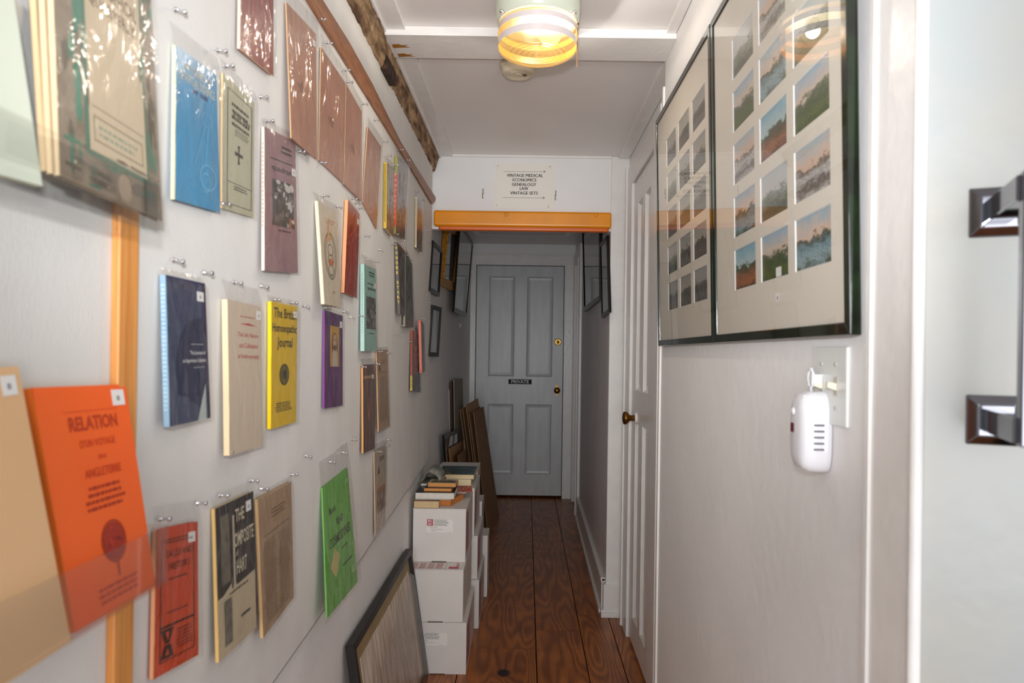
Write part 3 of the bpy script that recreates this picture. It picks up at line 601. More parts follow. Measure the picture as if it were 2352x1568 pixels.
booklet('booklet', 'cream booklet with red italic title beside the yellow journal', 'booklet', [(523, 687), (598, 704), (604, 1023), (528, 1046)], .0095, G((212, 194, 172), .5), G((240, 214, 172), .5),
        [('g', .33, .90, .82, .915, 1, G((190, 110, 100), .5)), ('p', [(.34, .856), (.6, .866), (.84, .852), (.6, .85)], G((196, 80, 70), .5)), ('t', 'The Life, Nature', .26, .765, .9, .80, G((200, 108, 98), .5)), ('t', 'and Cultivation', .3, .695, .88, .73, G((200, 108, 98), .5)), ('t', 'of Anthroposophy', .26, .615, .92, .655, G((200, 108, 98), .5))], sticker=(.86, .90, .13, .065), sleeve=(.06, .13))
booklet('journal', 'bright yellow journal booklet with black title', 'journal', [(624, 692), (683, 704), (680, 969), (623, 985)], .0075, mat('yellow_cover', (232, 192, 22), .3, rgb2=(226, 186, 40), vscale=8), G((252, 214, 20), .4),
        [('t', 'The British', .08, .88, .95, .96, bl, .015), ('t', 'Homoeopathic', .03, .745, .97, .835, bl, .015), ('t', 'Journal', .2, .62, .8, .725, bl, .015), ('e', .48, .42, .17, .075, G((110, 96, 30), .5)), ('ring', .48, .42, .19, .088, bl, .14), ('e', .48, .42, .08, .04, bl), ('g', .12, .12, .82, .2, 5, bl)], sticker=(.83, .9, .14, .055), sleeve=(.08, .05))
booklet('booklet', 'purple booklet with a portrait of a bearded figure in white', 'booklet', [(746, 712), (787, 725), (787, 931), (745, 938)], .0045, mat('purple_cover', (104, 50, 110), .3, var=.12, vscale=8), G((134, 64, 142), .4),
        [('r', .28, .43, .78, .86, G((196, 150, 60), .45)), ('e', .53, .66, .17, .13, G((120, 84, 60), .5)), ('e', .53, .70, .11, .075, G((196, 160, 130), .5)), ('p', [(.4, .43), (.68, .43), (.66, .58), (.58, .64), (.5, .64), (.42, .58)], G((196, 184, 168), .5)), ('e', .54, .63, .07, .035, G((110, 76, 54), .5)), ('e', .49, .715, .02, .008, bl), ('e', .58, .715, .02, .008, bl), ('g', .35, .3, .72, .38, 3, G((140, 90, 146), .4)), ('g', .4, .1, .72, .14, 2, G((140, 90, 146), .4))], sticker=(.82, .86, .13, .07), sleeve=(.05, .04))
booklet('booklet', 'dark brown booklet with a ragged orange edge, below the teal booklet', 'booklet', [(834, 838), (860, 836), (861, 1030), (835, 1041)], .006, mat('brown_cover', (128, 92, 76), .35, rgb2=(88, 58, 54), vscale=22, stretch=(1, 4, .4)), G((228, 160, 84), .5),
        [('r', .05, .84, .95, .875, G((178, 140, 100), .5)), ('e', .5, .5, .18, .12, G((138, 84, 70), .4)), ('e', .45, .42, .1, .05, G((160, 110, 84), .4))], sticker=(.76, .83, .13, .05), sleeve=(.1, .07))
booklet('booklet', 'light brown printed paper booklet below the teal booklet', 'booklet', [(865, 804), (890, 803), (895, 978), (870, 991)], .004, G((178, 148, 120), .5), G((214, 168, 118), .5), [('g', .3, .82, .8, .88, 3, G((130, 100, 76), .5)), ('p', [(.12, .74), (.22, .86), (.3, .74)], G((80, 56, 44), .5)), ('r', .12, .72, .92, .726, G((110, 84, 66), .5)), ('g', .1, .1, .9, .66, 34, G((154, 124, 98), .5))], sleeve=(.05, .04))
booklet('booklet', 'narrow tan booklet with dark picture just above the board\'s lower edge', 'booklet', [(860, 1037), (887, 1021), (886, 1200), (863, 1228)], .004, G((184, 168, 150), .5), G((206, 168, 130), .5), [('g', .35, .84, .85, .9, 3, bl), ('p', [(.25, .70), (.42, .70), (.34, .8)], bl), ('r', .15, .22, .9, .5, G((140, 112, 92), .5)), ('e', .55, .3, .26, .09, G((116, 96, 86), .5)), ('r', .15, .48, .9, .52, G((170, 116, 70), .5))], sleeve=(.06, .08))
booklet('booklet', 'red-orange booklet with black border partly behind the lower clear rack', 'booklet', [(360, 1217), (454, 1197), (456, 1503), (353, 1560)], .006, mat('vermilion_cover', (222, 76, 34), .4, var=.08, vscale=10), G((240, 168, 120), .5),
        [('box', .1, .08, .9, .92, .02, .007, G((50, 26, 20), .5)), ('t', 'TALES AND', .2, .79, .85, .84, G((110, 40, 22), .5)), ('t', 'HISTORY', .28, .70, .8, .75, G((110, 40, 22), .5)), ('g', .25, .63, .8, .65, 1, bl), ('g', .25, .40, .75, .42, 1, bl), ('r', .1, .31, .9, .325, G((50, 26, 20), .5)), ('p', [(.12, .30), (.4, .30), (.3, .2), (.22, .2)], G((50, 26, 20), .5)), ('p', [(.12, .1), (.4, .1), (.34, .19), (.2, .19)], G((50, 26, 20), .5)), ('p', [(.22, .12), (.3, .12), (.27, .17)], G((222, 76, 34), .4)), ('p', [(.22, .28), (.3, .28), (.27, .22)], G((222, 76, 34), .4)), ('g', .45, .13, .85, .28, 6, G((130, 46, 24), .5)), ('g', .15, .885, .85, .91, 1, G((110, 40, 22), .5))], sticker=(.74, .86, .18, .075), sleeve=(.07, .16))
booklet('booklet', 'black and cream booklet with tall pale lettering, lowest row', 'booklet', [(494, 1168), (581, 1127), (589, 1440), (504, 1521)], .006, mat('cream_cover', (206, 190, 158), .5, var=.06, vscale=8), G((240, 196, 120), .5),
        [('p', [(0, .40), (1, .43), (1, 1), (0, 1)], G((38, 34, 34), .35)), ('p', [(0, .40), (.12, .40), (.35, .44), (.35, .38), (0, .385)], G((206, 190, 158), .5)), ('r', .1, .47, .32, .93, mat('stone_column', (128, 120, 104), .6, rgb2=(90, 84, 74), vscale=60)), ('r', .15, .06, .34, .36, MATS['stone_column']), ('r', .40, .42, .45, .90, G((196, 184, 160), .5)), ('e', .425, .42, .04, .02, G((196, 184, 160), .5)),
         ('t', 'THE', .48, .84, .72, .93, G((220, 208, 180), .5)), ('t', 'OMPOSITE', .44, .67, .97, .77, G((220, 208, 180), .5)), ('t', 'HART', .48, .48, .76, .58, G((220, 208, 180), .5)), ('t', 'of', .46, .61, .54, .65, G((190, 178, 150), .5)), ('g', .25, .375, .85, .40, 1, bl), ('g', .55, .16, .88, .2, 1, bl), ('p', [(.1, .39), (.34, .43), (.38, .50), (.34, .45), (.1, .4)], G((206, 190, 158), .5))], sticker=(.78, .875, .14, .075), sleeve=(.07, .08))
booklet('booklet', 'tan newsprint booklet wrapped in creased plastic, right of the black and cream one', 'booklet', [(592, 1146), (669, 1105), (675, 1371), (605, 1465)], .006, mat('newsprint_tan', (176, 148, 118), .55, rgb2=(158, 128, 98), vscale=14), G((228, 186, 130), .5),
        [('g', .3, .80, .8, .88, 3, G((120, 96, 74), .5)), ('r', .1, .70, .9, .706, G((96, 78, 62), .5)), ('g', .08, .05, .48, .66, 40, G((142, 114, 88), .5)), ('g', .52, .05, .92, .66, 40, G((142, 114, 88), .5))], sleeve=(.05, .04))
booklet('booklet', 'lime green booklet with a pale diamond, hanging past the board\'s lower edge', 'booklet', [(741, 1120), (798, 1074), (822, 1335), (752, 1420)], .004, mat('green_cover', (124, 196, 92), .35, rgb2=(104, 174, 74), vscale=16, stretch=(1, 6, .5)), G((128, 214, 90), .4),
        [('t', 'Book', .18, .745, .42, .80, bl), ('t', 'READ', .42, .62, .66, .68, bl), ('t', 'COSMODYNES', .14, .48, .9, .56, bl), ('p', [(.3, .47), (.46, .37), (.3, .22), (.14, .34)], G((206, 196, 130), .5)), ('g', .5, .40, .8, .42, 1, bl), ('g', .5, .25, .88, .28, 1, bl), ('r', .8, .12, 1.0, .18, G((150, 200, 130), .4)), ('r', .8, .88, 1.0, .93, G((130, 196, 110), .4))], sleeve=(.1, .26))
pulp = lambda n, c1, c2: mat(n, c1, .25, rgb2=c2, vscale=14, stretch=(1, 4, .8))
PU = dict(sleeve=(.12, .1), group='pulp magazines at the far end of the board')
booklet('magazine', 'thick old magazine with a yellow lettered spine below the wooden strip', 'magazine', [(889, 373), (905, 386), (903, 543), (888, 524)], .011, pulp('pulp_grey', (150, 135, 118), (120, 92, 70)), G((208, 172, 40), .5), [('s', .1, .1, .9, .9, 20, [G((170, 150, 130), .4), G((110, 80, 60), .4)])], [('g', .15, .1, .75, .98, 40, G((60, 45, 25), .5))], **PU)
booklet('magazine', 'thick old magazine with a red and olive lettered spine below the wooden strip', 'magazine', [(914, 358), (938, 380), (929, 549), (909, 537)], .011, pulp('pulp_plum', (128, 108, 96), (96, 74, 70)), G((150, 148, 70), .5), [('s', .1, .1, .9, .9, 26, [G((140, 80, 74), .4), G((150, 140, 120), .4), G((90, 74, 66), .4)])], [('r', 0, .1, 1, .78, G((205, 82, 66), .5))]+[('t', ch, .42 if ch == 'I' else .2, .74-.068*i, .58 if ch == 'I' else .8, .775-.068*i, G((225, 200, 160), .5)) for i, ch in enumerate('FANTASTIC')], **PU)
booklet('magazine', 'slim magazine with a pale printed spine, nearest the header', 'magazine', [(958, 452), (970, 462), (969, 579), (957, 568)], .009, pulp('pulp_brown', (140, 118, 98), (104, 80, 64)), G((205, 188, 150), .5), [('s', .1, .1, .9, .9, 16, [G((196, 140, 80), .4), G((100, 80, 70), .4)])], [('g', .2, .05, .7, .97, 34, G((70, 60, 50), .5))], **PU)
booklet('magazine', 'dark magazine reading WONDER STORY down its spine', 'magazine', [(913, 556), (930, 577), (930, 724), (920, 722)], .011, pulp('pulp_dark', (104, 82, 70), (66, 56, 54)), G((86, 78, 66), .4), [('s', .1, .1, .9, .9, 18, [G((130, 100, 80), .4), G((60, 52, 50), .4)])], [('t', ch, .22, .9-.068*i, .85, .945-.068*i, G((226, 196, 70), .5), .03) for i, ch in enumerate('WONDER STORY') if ch != ' '], **PU)
booklet('magazine', 'dark grey-green magazine with a shiny edge right of the WONDER STORY one', 'magazine', [(932, 576), (946, 606), (951, 752), (931, 750)], .008, pulp('pulp_grey_green', (92, 86, 70), (60, 58, 48)), G((150, 142, 120), .4), [('s', .1, .1, .9, .9, 24, [G((120, 104, 80), .4), G((56, 56, 50), .4), G((80, 74, 60), .4)])], [('g', .2, .05, .7, .3, 14, G((210, 180, 60), .5))], **PU)
booklet('magazine', 'dark magazine with a red and yellow spine, lowest of the old magazines', 'magazine', [(947, 758), (962, 768), (966, 900), (947, 897)], .008, pulp('pulp_olive', (96, 82, 66), (62, 54, 48)), G((178, 78, 50), .5), [('s', .1, .1, .9, .9, 24, [G((130, 108, 80), .4), G((50, 50, 46), .4), G((120, 70, 50), .4)]), ('r', .3, .7, .8, .82, G((90, 104, 104), .4))], [('r', 0, 0, 1, .25, G((210, 180, 60), .5)), ('g', .2, .05, .8, .95, 26, G((90, 50, 30), .5))], **PU)
booklet('magazine', 'small magazine with a bright red spine, overlapping the lowest old magazine', 'magazine', [(967, 735), (974, 745), (976, 851), (970, 856)], .012, pulp('pulp_green', (110, 108, 92), (80, 84, 70)), G((214, 92, 76), .5), [], [('g', .25, .05, .7, .95, 26, G((230, 200, 170), .5))], Xt=-W+.026, **PU)
# pins
PINS = [(405, 595, 'upper left of the navy booklet'), (475, 625, 'upper right of the navy booklet'), (543, 647, 'left at the top of the cream booklet with the red title'), (605, 655, 'right at the top of the cream booklet with the red title'),
 (603, 222, 'upper right of the cross booklet'), (616, 278, 'just above the dusty pink booklet'), (522, 152, 'above the cross booklet, left'), (505, 115, 'above the right corner of the blue booklet'), (410, 20, 'high above the blue booklet'), (690, 347, 'at the right top corner of the dusty pink booklet'), (741, 373, 'under the second salmon folder'),
 (738, 42, 'beside the wooden strip above the first salmon folder'), (754, 97, 'above the second salmon folder'), (796, 162, 'beside the wooden strip above the third salmon folder'), (803, 187, 'at the right corner of the second salmon folder'), (836, 238, 'above the third salmon folder'), (864, 276, 'above the rightmost salmon folder'),
 (884, 325, 'left above the yellow-spined magazine'), (893, 357, 'above the yellow-spined magazine'), (920, 343, 'above the olive and red spine'), (908, 378, 'between the yellow-spined and the red-spined magazines'), (935, 367, 'on the wooden strip over the red-spined magazine'),
 (747, 450, 'left above the mandala booklet'), (777, 473, 'right above the mandala booklet'), (812, 455, 'topmost above the brick-red booklet'), (820, 466, 'middle of three above the brick-red booklet'), (829, 478, 'lowest of three above the brick-red booklet'), (842, 541, 'alone, right of the brick-red booklet'), (874, 573, 'alone, left of the WONDER STORY magazine'),
 (847, 595, 'left above the pale teal booklet'), (864, 601, 'right above the pale teal booklet'), (632, 688, 'left above the yellow journal'), (700, 701, 'right above the yellow journal'), (672, 695, 'centre above the yellow journal'), (750, 707, 'left above the purple booklet'), (792, 715, 'right above the purple booklet'), (806, 728, 'beyond the purple booklet\'s top right corner'), (830, 724, 'on the pale teal booklet\'s left edge'),
 (521, 1033, 'on the lower left corner of the cream booklet with the red title'), (706, 1046, 'alone, left above the lime green booklet'), (762, 1060, 'lower one on the lime green booklet\'s sleeve'), (790, 1038, 'middle one on the lime green booklet\'s sleeve'), (812, 1008, 'upper one on the lime green booklet\'s sleeve'),
 (510, 1137, 'left above the black and cream booklet'), (580, 1103, 'right above the black and cream booklet'), (672, 1090, 'right above the tan newsprint booklet'), (605, 1122, 'left above the tan newsprint booklet'), (460, 1155, 'right above the red-orange booklet'), (374, 1192, 'left above the red-orange booklet'),
 (892, 810, 'right above the light brown booklet'), (872, 808, 'left above the light brown booklet'), (834, 840, 'left above the dark brown booklet'), (866, 834, 'right above the dark brown booklet'), (893, 1010, 'upper one right of the narrow tan booklet'), (890, 1023, 'lower one right of the narrow tan booklet'), (870, 1036, 'on the narrow tan booklet\'s top'),
 (517, 467, 'low on the left edge of the cross booklet'), (957, 440, 'above the slim magazine nearest the header'), (971, 458, 'right of the slim magazine nearest the header'), (903, 562, 'left above the WONDER STORY magazine'), (932, 586, 'left on the grey-green magazine'), (942, 597, 'right on the grey-green magazine'), (909, 766, 'alone, below the WONDER STORY magazine'), (921, 747, 'at the foot of the WONDER STORY magazine'), (924, 552, 'under the red-spined magazine'), (909, 535, 'at the foot of the yellow-spined magazine'),
 (983, 529, 'at the board\'s far edge, level with the bumper'), (985, 556, 'at the board\'s far edge, just below the bumper'), (978, 676, 'at the board\'s far edge, upper of the lower pair'), (984, 695, 'at the board\'s far edge, lower of the lower pair'), (971, 731, 'above the small red-spined magazine'), (940, 783, 'left of the lowest old magazine')]
for px, py_, wh in PINS: pin(px, py_, 'silver push pin '+wh)
for px, py_, wh in ((1143, 381, 'upper left'), (1263, 383, 'upper right'), (1141, 472, 'lower left'), (1259, 475, 'lower right')):
    o = pin0.copy(); C.objects.link(o); p = onY(px, py_, YH-.002); o.location = p; o.rotation_euler = Vector((1, 0, 0)).rotation_difference(Vector((.1, -1, .05))).to_euler(); o.scale = (.45, 1, 1)
    tag(o, 'silver thumbtack in the %s corner of the white paper sign' % wh, 'push pin', 'tacks of the paper sign')
# ------------------------------------------------------------------ clear racks, near left
def rack(label, Y1, zb, lip, bodytop, tilt=.0):
    Y0 = .30; Xf = -.400; t = thing('brochure_rack', label, 'rack', (-W, (Y0+Y1)/2, zb))
    mb = MB(); mb.box(-W+.0115, Xf, Y0, Y1, zb-.003, zb, ACRYL); mb.build('base', t)
    mb = MB(); mb.box(Xf-.003, Xf, Y0, Y1, zb+.0002, zb+lip, ACRYL); mb.build('front_lip', t)
    mb = MB(); mb.box(-W+.0115, Xf-.0032, Y1-.003, Y1, zb+.0002, zb+lip, ACRYL); mb.build('end_panel', t)
    mb = MB(); mb.box(-W+.0102, -W+.0112, Y0, Y1, zb+.0002, bodytop, ACRYL); mb.build('back_panel', t)
rack('lower clear acrylic rack holding the orange book, near left', .783, H-.259, .062, H-.10)
rack('upper clear acrylic rack holding old grey-green quarterlies, near left', .757, H+.126, .055, H+.30)
booklet('book', 'bright orange book standing in the lower clear rack', 'book', [(72, 890), (288, 882), (358, 1343), (172, 1453)], .012, mat('orange_cover', (255, 98, 30), .45, rgb2=(255, 110, 40), vscale=4), mat('orange_spine', (255, 128, 40), .45),
        [('t', 'RELATION', .28, .80, .82, .865, G((190, 60, 24), .5), .03), ('t', 'D\'UN VOYAGE', .36, .725, .76, .76, G((205, 66, 26), .5)), ('t', 'EN', .54, .665, .62, .685, G((205, 66, 26), .5)), ('t', 'ANGLETERRE', .36, .59, .78, .63, G((200, 62, 26), .5)), ('g', .32, .44, .8, .56, 4, G((170, 48, 24), .5)), ('r', .24, .885, .84, .888, G((220, 72, 28), .5)),
         ('e', .56, .29, .13, .085, G((170, 50, 32), .5)), ('ring', .56, .29, .145, .095, G((150, 44, 32), .5), .06), ('s', .46, .24, .66, .36, 12, [G((120, 36, 30), .5), G((200, 62, 34), .5)]), ('r', .555, .13, .57, .2, G((160, 46, 30), .5)), ('g', .24, .04, .8, .12, 3, G((200, 66, 34), .5))], sticker=(.80, .90, .15, .075), sleeve=None, Xt=-.4485, lim=-.449, gap=0)
booklet('book', 'cream book left of the orange one in the lower clear rack', 'book', [(-150, 856), (42, 840), (163, 1472), (-30, 1600)], .012, G((232, 188, 140), .5), G((232, 188, 140), .5), sticker=(.72, .90, .2, .07), sleeve=None, Xt=-.4485, lim=-.449, gap=0)
MC = mat('worn_grey_brown', (146, 130, 112), .4, rgb2=(116, 102, 86), vscale=40); TE = G((66, 122, 100), .45)
ops = [('r', .0, .0, 1, 1, MC), ('s', .04, .02, .30, .98, 22, [TE, G((90, 84, 72), .4)]), ('s', .8, .1, 1, .98, 26, [TE, G((80, 76, 66), .4), G((90, 84, 72), .4)]), ('s', .04, .01, .96, .16, 30, [TE, MC, G((104, 92, 80), .4)]),
       ('p', [(.22, .12), (.86, .12), (.86, .96), (.22, .96)], G((70, 110, 92), .45)), ('p', [(.26, .14), (.84, .14), (.84, .95), (.26, .95)], G((190, 172, 144), .45)), ('t', 'THEOSOPHICAL', .27, .735, .80, .79, G((112, 92, 74), .5), .02), ('t', 'QUARTERLY', .29, .66, .78, .715, G((112, 92, 74), .5), .02),
       ('r', .29, .30, .82, .304, G((130, 112, 92), .5)), ('box', .30, .18, .80, .27, .01, .006, G((140, 124, 104), .5)), ('g', .34, .2, .76, .25, 2, G((140, 150, 130), .5)), ('e', .58, .06, .07, .05, G((168, 146, 124), .5))]
mq = [(112, -300), (341, -60), (372, 508), (138, 402)]
booklet('magazine', 'front grey-green quarterly with ornamental border in the upper clear rack', 'magazine', mq, .006, MC, G((226, 200, 160), .5), ops, sticker=(.86, .97, .1, .05), sleeve=(.03, .02), Xt=-.434, lim=-.43, gap=0, group='quarterlies in the upper clear rack')
booklet('magazine', 'middle quarterly of the three in the upper clear rack', 'magazine', [(88, -300), (318, -50), (352, 490), (122, 398)], .006, MC, G((232, 204, 162), .5), sleeve=None, Xt=-.4405, lim=-.449, gap=0, group='quarterlies in the upper clear rack')
booklet('magazine', 'rearmost quarterly of the three in the upper clear rack', 'magazine', [(64, -300), (300, -50), (335, 478), (106, 392)], .006, MC, G((226, 196, 152), .5), sleeve=None, Xt=-.4475, lim=-.452, gap=0, group='quarterlies in the upper clear rack')
booklet('booklet', 'pale grey-green booklet at the photo\'s left edge in the upper clear rack', 'booklet', [(-180, -260), (20, -90), (98, 428), (-60, 385)], .005, G((206, 212, 194), .5), G((206, 212, 194), .5), sleeve=None, Xt=-.436, lim=-.44, gap=0)
# ------------------------------------------------------------------ framed postcards on the right wall
def card_mat(i, cols, seed):
    m = bpy.data.materials.new('postcard_print'); m.use_nodes = True; nt = m.node_tree; N = nt.nodes; lk = nt.links.new; b = N['Principled BSDF']; b.inputs['Roughness'].default_value = .5
    uv = N.new('ShaderNodeUVMap'); mp = N.new('ShaderNodeMapping'); mp.inputs['Location'].default_value = (seed*3.1, seed*1.7, 0); mp.inputs['Scale'].default_value = (3.2, 4, 1); lk(uv.outputs[0], mp.inputs[0])
    n = N.new('ShaderNodeTexNoise'); n.inputs['Scale'].default_value = 1.3; n.inputs['Detail'].default_value = 7; n.inputs['Roughness'].default_value = .65; lk(mp.outputs[0], n.inputs[0])
    sx = N.new('ShaderNodeSeparateXYZ'); lk(uv.outputs[0], sx.inputs[0])
    a = N.new('ShaderNodeMath'); a.operation = 'MULTIPLY_ADD'; a.inputs[1].default_value = .75; lk(n.outputs[0], a.inputs[0]); lk(sx.outputs['Y'], a.inputs[2])
    s = N.new('ShaderNodeMath'); s.operation = 'SUBTRACT'; s.inputs[1].default_value = .375; lk(a.outputs[0], s.inputs[0])
    r = N.new('ShaderNodeValToRGB'); el = r.color_ramp.elements; el[0].position = 0; el[0].color = L3(cols[0]); el[1].position = 1; el[1].color = L3(cols[-1])
    k = len(cols)
    for j in range(1, k-1): e = el.new([0, .2, .38, .52, .60, .8][j]); e.color = L3(cols[j])
    lk(s.outputs[0], r.inputs[0])
    n2 = N.new('ShaderNodeTexNoise'); n2.inputs['Scale'].default_value = 9; n2.inputs['Detail'].default_value = 6; lk(mp.outputs[0], n2.inputs[0])
    r2 = N.new('ShaderNodeValToRGB'); r2.color_ramp.elements[0].position = .36; r2.color_ramp.elements[0].color = (.42, .42, .4, 1); r2.color_ramp.elements[1].position = .56; r2.color_ramp.elements[1].color = (1, 1, 1, 1); lk(n2.outputs[0], r2.inputs[0])
    lt = N.new('ShaderNodeMath'); lt.operation = 'LESS_THAN'; lt.inputs[1].default_value = .56; lk(s.outputs[0], lt.inputs[0])
    mx = N.new('ShaderNodeMixRGB'); mx.blend_type = 'MULTIPLY'; lk(lt.outputs[0], mx.inputs[0]); lk(r.outputs[0], mx.inputs[1]); lk(r2.outputs[0], mx.inputs[2]); lk(mx.outputs[0], b.inputs['Base Color'])
    return m
SKY = [(168, 196, 200), (196, 196, 196), (206, 190, 176), (150, 184, 202)]
PAL = [[(70, 84, 60), (150, 176, 182), (120, 150, 160), (66, 78, 56), (214, 186, 166), (150, 178, 190)],
       [(60, 82, 40), (90, 108, 52), (70, 88, 50), (96, 108, 84), (210, 188, 168), (140, 176, 196)],
       [(74, 66, 58), (176, 112, 76), (120, 88, 56), (66, 84, 58), (176, 196, 196), (120, 170, 190)],
       [(196, 192, 186), (110, 100, 92), (206, 204, 200), (112, 96, 82), (212, 182, 160), (170, 190, 196)],
       [(88, 96, 80), (70, 80, 66), (120, 130, 110), (150, 156, 150), (196, 194, 188), (186, 192, 192)]]
PALG = [[(96, 94, 90), (120, 118, 112), (84, 82, 80), (100, 100, 94), (160, 158, 152), (150, 152, 150)],
        [(84, 82, 74), (110, 104, 92), (80, 82, 72), (90, 94, 80), (168, 160, 148), (146, 150, 146)]]
CM = [card_mat(i, PAL[i % 5], i+1) for i in range(10)]; CG = [card_mat(i, PALG[i % 2], i+31) for i in range(5)] 
MATB = mat('cream_mat_board', (226, 219, 205), .6, var=.02, vscale=5)
def postcard_frame(label, Y0, mats, sticker):
    z0, z1 = H+.030, H+.738; Xb, Xt = .4135, .395; WD, HT = .648, z1-z0
    def R(y, z, d=0): # y from far?  y: 0..WD measured from near edge, z: 0..HT, d towards corridor
        return Vector((Xb+(Xt-Xb)*z/HT-d, Y0+y, z0+z))
    t = thing('framed_postcards', label, 'picture frame', R(WD/2, 0, -.014), 'framed postcard sets on the right wall')
    fw = .017; dp = .015
    mb = MB()
    def bar(a, b, c, d):   # outer a,b inner c,d (y,z) mitred piece
        pts = [a, b, c, d]
        mb.hexa([R(*p, -dp) for p in pts] + [R(*p, .0) for p in pts], DKGREEN)
    bar((0, 0), (WD, 0), (WD-fw, fw), (fw, fw)); bar((WD, 0), (WD, HT), (WD-fw, HT-fw), (WD-fw, fw)); bar((WD, HT), (0, HT), (fw, HT-fw), (WD-fw, HT-fw)); bar((0, HT), (0, 0), (fw, fw), (fw, HT-fw))
    tag(mb.build('moulding', t, .0012), 'dark green lacquered moulding')
    # mat board with 15 windows
    ys = [.061+.157*k for k in range(3)]; zs = [.102+.105*k for k in range(5)]; cw, ch = .128, .080
    mb = MB(); ycut = [fw]; [ycut.extend((y, y+cw)) for y in ys]; ycut.append(WD-fw); zcut = [fw]; [zcut.extend((z, z+ch)) for z in zs]; zcut.append(HT-fw)
    for i in range(len(ycut)-1):
        for j in range(len(zcut)-1):
            if i % 2 == 1 and j % 2 == 1: continue
            mb.quad(R(ycut[i+1], zcut[j], -.004), R(ycut[i], zcut[j], -.004), R(ycut[i], zcut[j+1], -.004), R(ycut[i+1], zcut[j+1], -.004), MATB)
    for y in ys:
        for z in zs:
            c = [(y, z), (y+cw, z), (y+cw, z+ch), (y, z+ch)]; i_ = [(y+.0012, z+.0012), (y+cw-.0012, z+.0012), (y+cw-.0012, z+ch-.0012), (y+.0012, z+ch-.0012)]
            for k in range(4):
                k2 = (k+1) % 4; mb.quad(R(*c[k], -.004), R(*c[k2], -.004), R(*i_[k2], -.006), R(*i_[k], -.006), WHITE)
    mb.build('mat_board', t)
    n = 0
    for z in zs:
        for y in ys:
            b = MB(); b.quad(R(y+cw+.002, z-.002, -.0062), R(y-.002, z-.002, -.0062), R(y-.002, z+ch+.002, -.0062), R(y+cw+.002, z+ch+.002, -.0062), mats[n % len(mats)])
            if sticker and n == 1:
                m_ = WHITE; b.quad(R(y+.06, z+.002, -.006), R(y+.035, z+.002, -.006), R(y+.035, z+.018, -.006), R(y+.06, z+.018, -.006), m_)
            o = b.build('postcard', t); uvl = o.data.uv_layers.new(name='UVMap')
            for p in o.data.polygons:
                for li, c in zip(p.loop_indices, [(0, 0), (1, 0), (1, 1), (0, 1)]): uvl.data[li].uv = c
            n += 1
    if sticker:
        b = MB(); y, z = .255, .062; b.quad(R(y+.02, z, -.0036), R(y, z, -.0036), R(y, z+.014, -.0036), R(y+.02, z+.014, -.0036), WHITE)
        b.quad(R(y+.013, z+.004, -.0034), R(y+.008, z+.004, -.0034), R(y+.008, z+.009, -.0034), R(y+.013, z+.009, -.0034), G((140, 140, 150), .5)); tag(b.build('price_sticker', t), 'tiny white price sticker')
    b = MB(); b.quad(R(WD-fw+.001, fw-.001, -.0022), R(fw-.001, fw-.001, -.0022), R(fw-.001, HT-fw+.001, -.0022), R(WD-fw+.001, HT-fw+.001, -.0022), GLASS); b.build('glass', t)
    b = MB(); b.hexa([R(.004, .004, -.013), R(WD-.004, .004, -.013), R(WD-.004, HT-.004, -.013), R(.004, HT-.004, -.013), R(.004, .004, -.009), R(WD-.004, .004, -.009), R(WD-.004, HT-.004, -.009), R(.004, HT-.004, -.009)], G((120, 96, 70), .8)); b.build('backing_board', t)
postcard_frame('near green-framed set of colour postcards on the right wall', .892, CM, True)
postcard_frame('far green-framed set of greyish postcards on the right wall', 1.547, CG+[CM[9]], False)
# ------------------------------------------------------------------ small frames in the passage
def wall_frame(label, px, Xt, side, fw, m, inner=None, th=.018, lim=None, orn=False, floor_=False, Xb=None):
    TL, TR, BR, BL = px
    Xs = [Xt, Xt, Xb or Xt, Xb or Xt]; P4 = [onX(*p, X) for p, X in zip(px, Xs)]
    if floor_:
        for lo_, hi_ in ((3, 0), (2, 1)): P4[lo_] = P4[hi_]+(P4[lo_]-P4[hi_])*((P4[hi_].z-.001)/(P4[hi_].z-P4[lo_].z))
    n = Vector((side, 0, 0))
    def P(u, v, d=0): return P4[3]*(1-u)*(1-v)+P4[2]*u*(1-v)+P4[1]*u*v+P4[0]*(1-u)*v+n*d
    w_ = abs(P4[1].y-P4[0].y); h = P4[0].z-P4[3].z; fu, fv = fw/w_, fw/h
    t = thing('picture_frame', label, 'picture frame', P(.5, 0, -th), None)
    mb = MB()
    for (a, b, c, d) in (((0, 0), (1, 0), (1-fu, fv), (fu, fv)), ((1, 0), (1, 1), (1-fu, 1-fv), (1-fu, fv)), ((1, 1), (0, 1), (fu, 1-fv), (1-fu, 1-fv)), ((0, 1), (0, 0), (fu, fv), (fu, 1-fv))):
        mb.hexa([P(*q, -th) for q in (a, b, c, d)]+[P(*q, 0) for q in (a, b, c, d)], m)
    if orn:
        k = 26
        for j in range(k):
            for u in (fu, 1-fu): mb.lathe([(.008, 0), (.006, .005), (.002, .008)], n, P(u, fv+(1-2*fv)*(j+.5)/k, -.001), GOLD, n=8)
    mb.build('moulding', t, .001)
    b = MB(); b.hexa([P(fu, fv, -th*.9), P(1-fu, fv, -th*.9), P(1-fu, 1-fv, -th*.9), P(fu, 1-fv, -th*.9)]+[P(fu, fv, -th*.5), P(1-fu, fv, -th*.5), P(1-fu, 1-fv, -th*.5), P(fu, 1-fv, -th*.5)], inner or G((150, 150, 150), .7)); b.build('picture', t)
    b = MB(); b.quad(P(fu, fv, -th*.3), P(1-fu, fv, -th*.3), P(1-fu, 1-fv, -th*.3), P(fu, 1-fv, -th*.3), GLASS); b.build('glass', t)
PRN = mat('faded_print', (176, 174, 168), .6, rgb2=(140, 140, 136), vscale=9)
